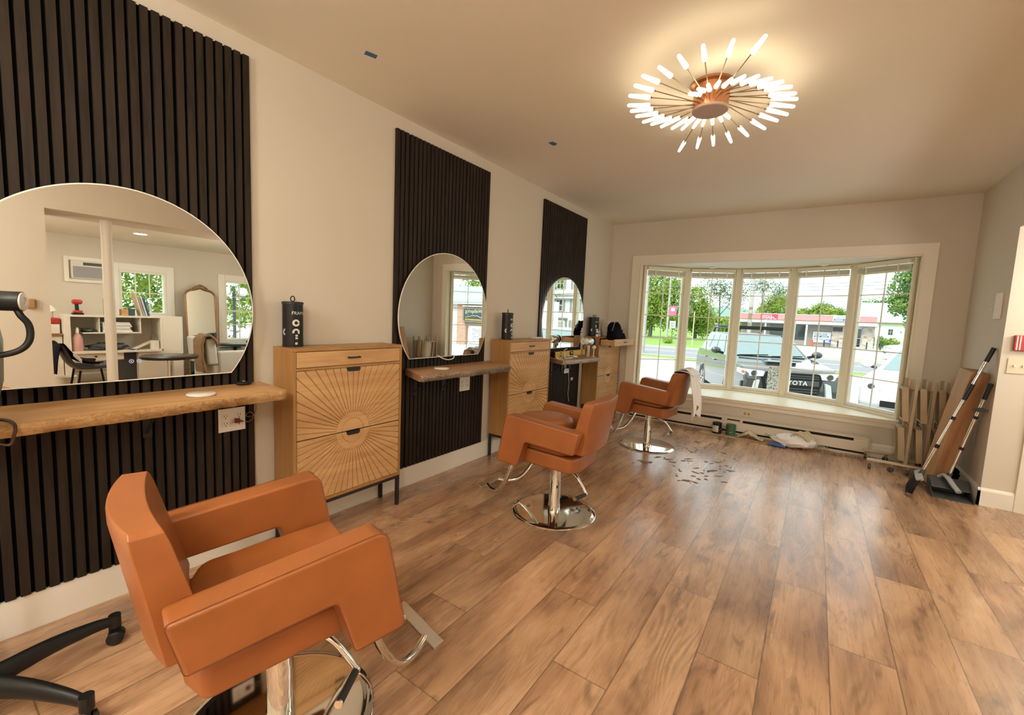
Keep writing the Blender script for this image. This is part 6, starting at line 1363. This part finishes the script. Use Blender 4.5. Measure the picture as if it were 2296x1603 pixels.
# --- brick building with the sign, seen in the middle mirror
t = thing('brick_building', 'small brick building with a green metal awning, seen in the middle mirror', 'building', (15.6, 20, G))
m = MB(); m.box(12.6, 20.5, 20.2, 27, G - 0.05, 2.4); m.build('wall', 'siding', t)
for a, b in ((15.05, 15.75), (12.6, 13.45), (17.2, 17.9)):
    m = MB(); m.box(a, b, 19.95, 20.1995, G - 0.02, 1.88); m.build('brick_pier', 'brick', t)
m = MB(); m.box(13.4505, 15.0495, 20.0, 20.1995, 0.68, 1.88); m.build('brick_lintel', 'brick', t)
m = MB(); m.box(12.4, 20.6, 19.75, 20.1995, 1.885, 2.0); m.build('eave', 'siding', t)
m = MB(); m.prism([(19.70, 2.0), (19.70, 2.04), (22.6, 3.15), (22.6, 2.0)], 12.35, 20.65, lambda p, q, x: (x, p, q))
for k in range(20): x = 12.4 + 0.42 * k; m.bar((x, 19.70, 2.06), (x, 22.6, 3.17), 0.035, 0.05)
m.build('metal_roof', 'greenroof', t)
m = MB(); m.box(13.70, 14.92, 20.12, 20.1990, -0.45, 0.62); m.build('glass_door', 'signwhite', t)
m = MB()
for k in range(9): m.box(13.85 + 0.05 * (k % 3), 14.15 + 0.1 * (k % 4), 20.10, 20.1195, -0.3 + 0.09 * k, -0.28 + 0.09 * k); m.box(14.35, 14.6 + 0.05 * (k % 3), 20.10, 20.1195, -0.3 + 0.09 * k, -0.285 + 0.09 * k)
m.build('door_print', 'grey', t)
s = thing('hanging_sign', 'dark green sign with cut corners reading Wellspring on the brick building', 'sign', (14.35, 19.9, 0.8)); x0, x1, z0, z1, c = 13.50, 15.22, 0.80, 1.72, 0.14
m = MB(); m.prism([(x0 + c, z0), (x1 - c, z0), (x1, z0 + c), (x1, z1 - c), (x1 - c, z1), (x0 + c, z1), (x0, z1 - c), (x0, z0 + c)], 19.86, 19.93, lambda p, q, k: (p, k, q)); m.build('panel', 'signgreen', s)
m = MB(); i_ = 0.05; pts = [(x0 + c, z0 + i_), (x1 - c, z0 + i_), (x1 - i_, z0 + c), (x1 - i_, z1 - c), (x1 - c, z1 - i_), (x0 + c, z1 - i_), (x0 + i_, z1 - c), (x0 + i_, z0 + c)]
m.tube([(p, 19.855, q) for p, q in pts + pts[:1]], 0.012, 6, cap=False); m.tube([(13.70, 19.855, 1.08), (13.95, 19.855, 1.16), (14.10, 19.855, 1.22), (14.25, 19.855, 1.19), (14.42, 19.855, 1.23), (14.60, 19.855, 1.17), (15.0, 19.855, 1.10)], 0.014, 6); m.build('gold_line', 'ivory', s)
stext(s, 'Wellspring', 0.30, 14.36, 1.38, 19.855, 'ivory', 'CENTER'); m = MB()
for k in range(16): m.box(13.68 + 0.085 * k, 13.74 + 0.085 * k, 19.85, 19.8595, 0.93, 1.00)
m.build('small_print', 'yellow', s)
m = MB(); m.box(13.5, 15.2, 19.80, 19.95, 1.74, 1.80); m.build('sign_lamp', 'siding', s)
tree('green tree behind the brick building', 17.5, 30.5, [((17.5, 30.5, 4.3), (3.0, 2.0, 2.4)), ((21.5, 30.5, 4.3), (2.8, 2, 2.6))], 'leafy', 3000, 0.22, seed=31, group='trees beside the building')
# --- white house seen in the far mirror
t = thing('colonial_house', 'tall white colonial house with shutters, seen in the far mirror', 'house', (17, 35, G))
m = MB(); m.box(12.2, 24.0, 35.0, 42.0, G - 0.05, 7.0); m.build('wall', 'siding', t); m = MB(); m.box(12.0, 24.2, 34.7, 35.0, 3.05, 3.16); m.box(12.0, 24.2, 34.6, 35.0, 3.38, 3.46); m.box(12.0, 24.2, 34.85, 35.0, 3.16, 3.38); m.build('porch_cornice', 'siding', t)
m = MB(); m.prism([(34.5, 7.0), (38.5, 9.4), (42.5, 7.0)], 12.0, 24.2, lambda p, q, x: (x, p, q)); m.build('roof', 'dgrey', t)
for x in (13.4, 15.0, 16.65, 18.4, 20.2, 22.0):
    for z0, z1 in ((1.95, 2.91), (3.93, 4.85)) + (((0.1, 1.1),) if x != 16.65 else ()):
        m = MB(); m.box(x, x + 0.62, 34.95, 34.9995, z0, z1); w = m.build('window', 'dglass', t); m = MB(); frame_rect(m, lambda u, v, k: (u, k, v), x - 0.04, x + 0.66, z0 - 0.04, z1 + 0.04, 0.05, 34.92, 34.949); m.box(x + 0.29, x + 0.33, 34.93, 34.949, z0, z1); m.box(x, x + 0.62, 34.93, 34.949, (z0 + z1) / 2 - 0.03, (z0 + z1) / 2 + 0.03); m.build('sash', 'siding', w)
        for a in (x - 0.26, x + 0.68):
            m = MB(); m.box(a, a + 0.20, 34.94, 34.9995, z0 - 0.02, z1 + 0.02); m.build('shutter', 'grey', t)
m = MB(); m.box(16.28, 17.05, 34.90, 34.9995, G, 1.12); d_ = m.build('door', 'siding', t); m = MB()
for r in range(3):
    for q in range(3): m.box(16.42 + 0.18 * q, 16.57 + 0.18 * q, 34.885, 34.8995, 0.12 + 0.28 * r, 0.36 + 0.28 * r)
m.build('door_pane', 'kerb', d_); m = MB(); m.box(16.05, 17.3, 34.80, 34.9995, 1.18, 1.32); m.box(16.1, 16.2, 34.88, 34.9995, G, 1.1795); m.box(17.12, 17.22, 34.88, 34.9995, G, 1.1795); m.build('door_surround', 'grey', t)
# --- side windows: hedge and lamp post
m = MB(); rnd = random.Random(40)
for k in range(9): crown(m, (21.0 + 0.8 * (k % 2), 1.5 + 2.0 * k, 1.8 + 0.5 * (k % 3)), (1.6, 1.5, 2.6), 2200, 0.105, rnd, 0.5)
tag(m.build('hedge', 'leafy'), 'tall leafy hedge outside the side room windows', 'hedge')
t = thing('lamp_post', 'dark street lamp post with white globes outside the side window', 'street lamp', (17.0, 8.0, G)); m = MB(); m.lathe([(0.12, 0), (0.10, 0.25), (0.055, 0.35), (0.05, 2.05), (0.07, 2.1), (0.03, 2.55), (0, 2.6)], (17.0, 8.0, G), n=16); m.build('post', 'dgrey', t, smooth=50)
m = MB()
for s in (-1, 1): m.tube(catmull([(17.0, 8.0, 1.50), (17.0, 8.0 + s * 0.14, 1.44), (17.0, 8.0 + s * 0.30, 1.50), (17.0, 8.0 + s * 0.32, 1.62)], 5), 0.02, 8)
m.build('arm', 'dgrey', t, smooth=60)
for y, z in ((7.68, 1.80), (8.32, 1.80), (8.0, 2.18)):
    m = MB(); m.sphere((17.0, y, z), 0.18, 20); m.build('globe', 'siding', t, smooth=180)

# ================================================================== light
w = bpy.data.worlds.new('overcast_sky'); sc.world = w; w.use_nodes = True; nt = w.node_tree; nt.nodes.clear()
tc = nt.nodes.new('ShaderNodeTexCoord'); sp = nt.nodes.new('ShaderNodeSeparateXYZ'); rp = nt.nodes.new('ShaderNodeValToRGB'); bg = nt.nodes.new('ShaderNodeBackground'); out = nt.nodes.new('ShaderNodeOutputWorld')
nt.links.new(tc.outputs['Generated'], sp.inputs[0]); nt.links.new(sp.outputs[2], rp.inputs[0]); nt.links.new(rp.outputs[0], bg.inputs[0]); nt.links.new(bg.outputs[0], out.inputs[0])
e = rp.color_ramp.elements; e[0].position = 0.0; e[0].color = (0.80, 0.93, 0.95, 1); e[1].position = 0.45; e[1].color = (0.95, 0.98, 1.0, 1)
bg.inputs[1].default_value = WORLD
sun = bpy.data.lights.new('sun', 'SUN'); sun.energy = SUN; sun.angle = math.radians(35); sun.color = (1.0, 0.97, 0.90)
so = bpy.data.objects.new('sun', sun); COL.objects.link(so); so.rotation_euler = Vector((0.25, 0.62, -0.75)).to_track_quat('-Z', 'Y').to_euler()
sc.view_settings.view_transform = 'Standard'; sc.view_settings.look = 'None'; sc.view_settings.gamma = 1.0; sc.view_settings.use_curve_mapping = False
sc.view_settings.exposure = 0.12
sc.cycles.max_bounces = 10; sc.cycles.diffuse_bounces = 5; sc.cycles.glossy_bounces = 6; sc.cycles.transparent_max_bounces = 16; sc.cycles.transmission_bounces = 6
sc.cycles.caustics_reflective = False; sc.cycles.caustics_refractive = False; sc.cycles.sample_clamp_indirect = 6.0
sc.cycles.use_denoising = True
bpy.context.view_layer.update()
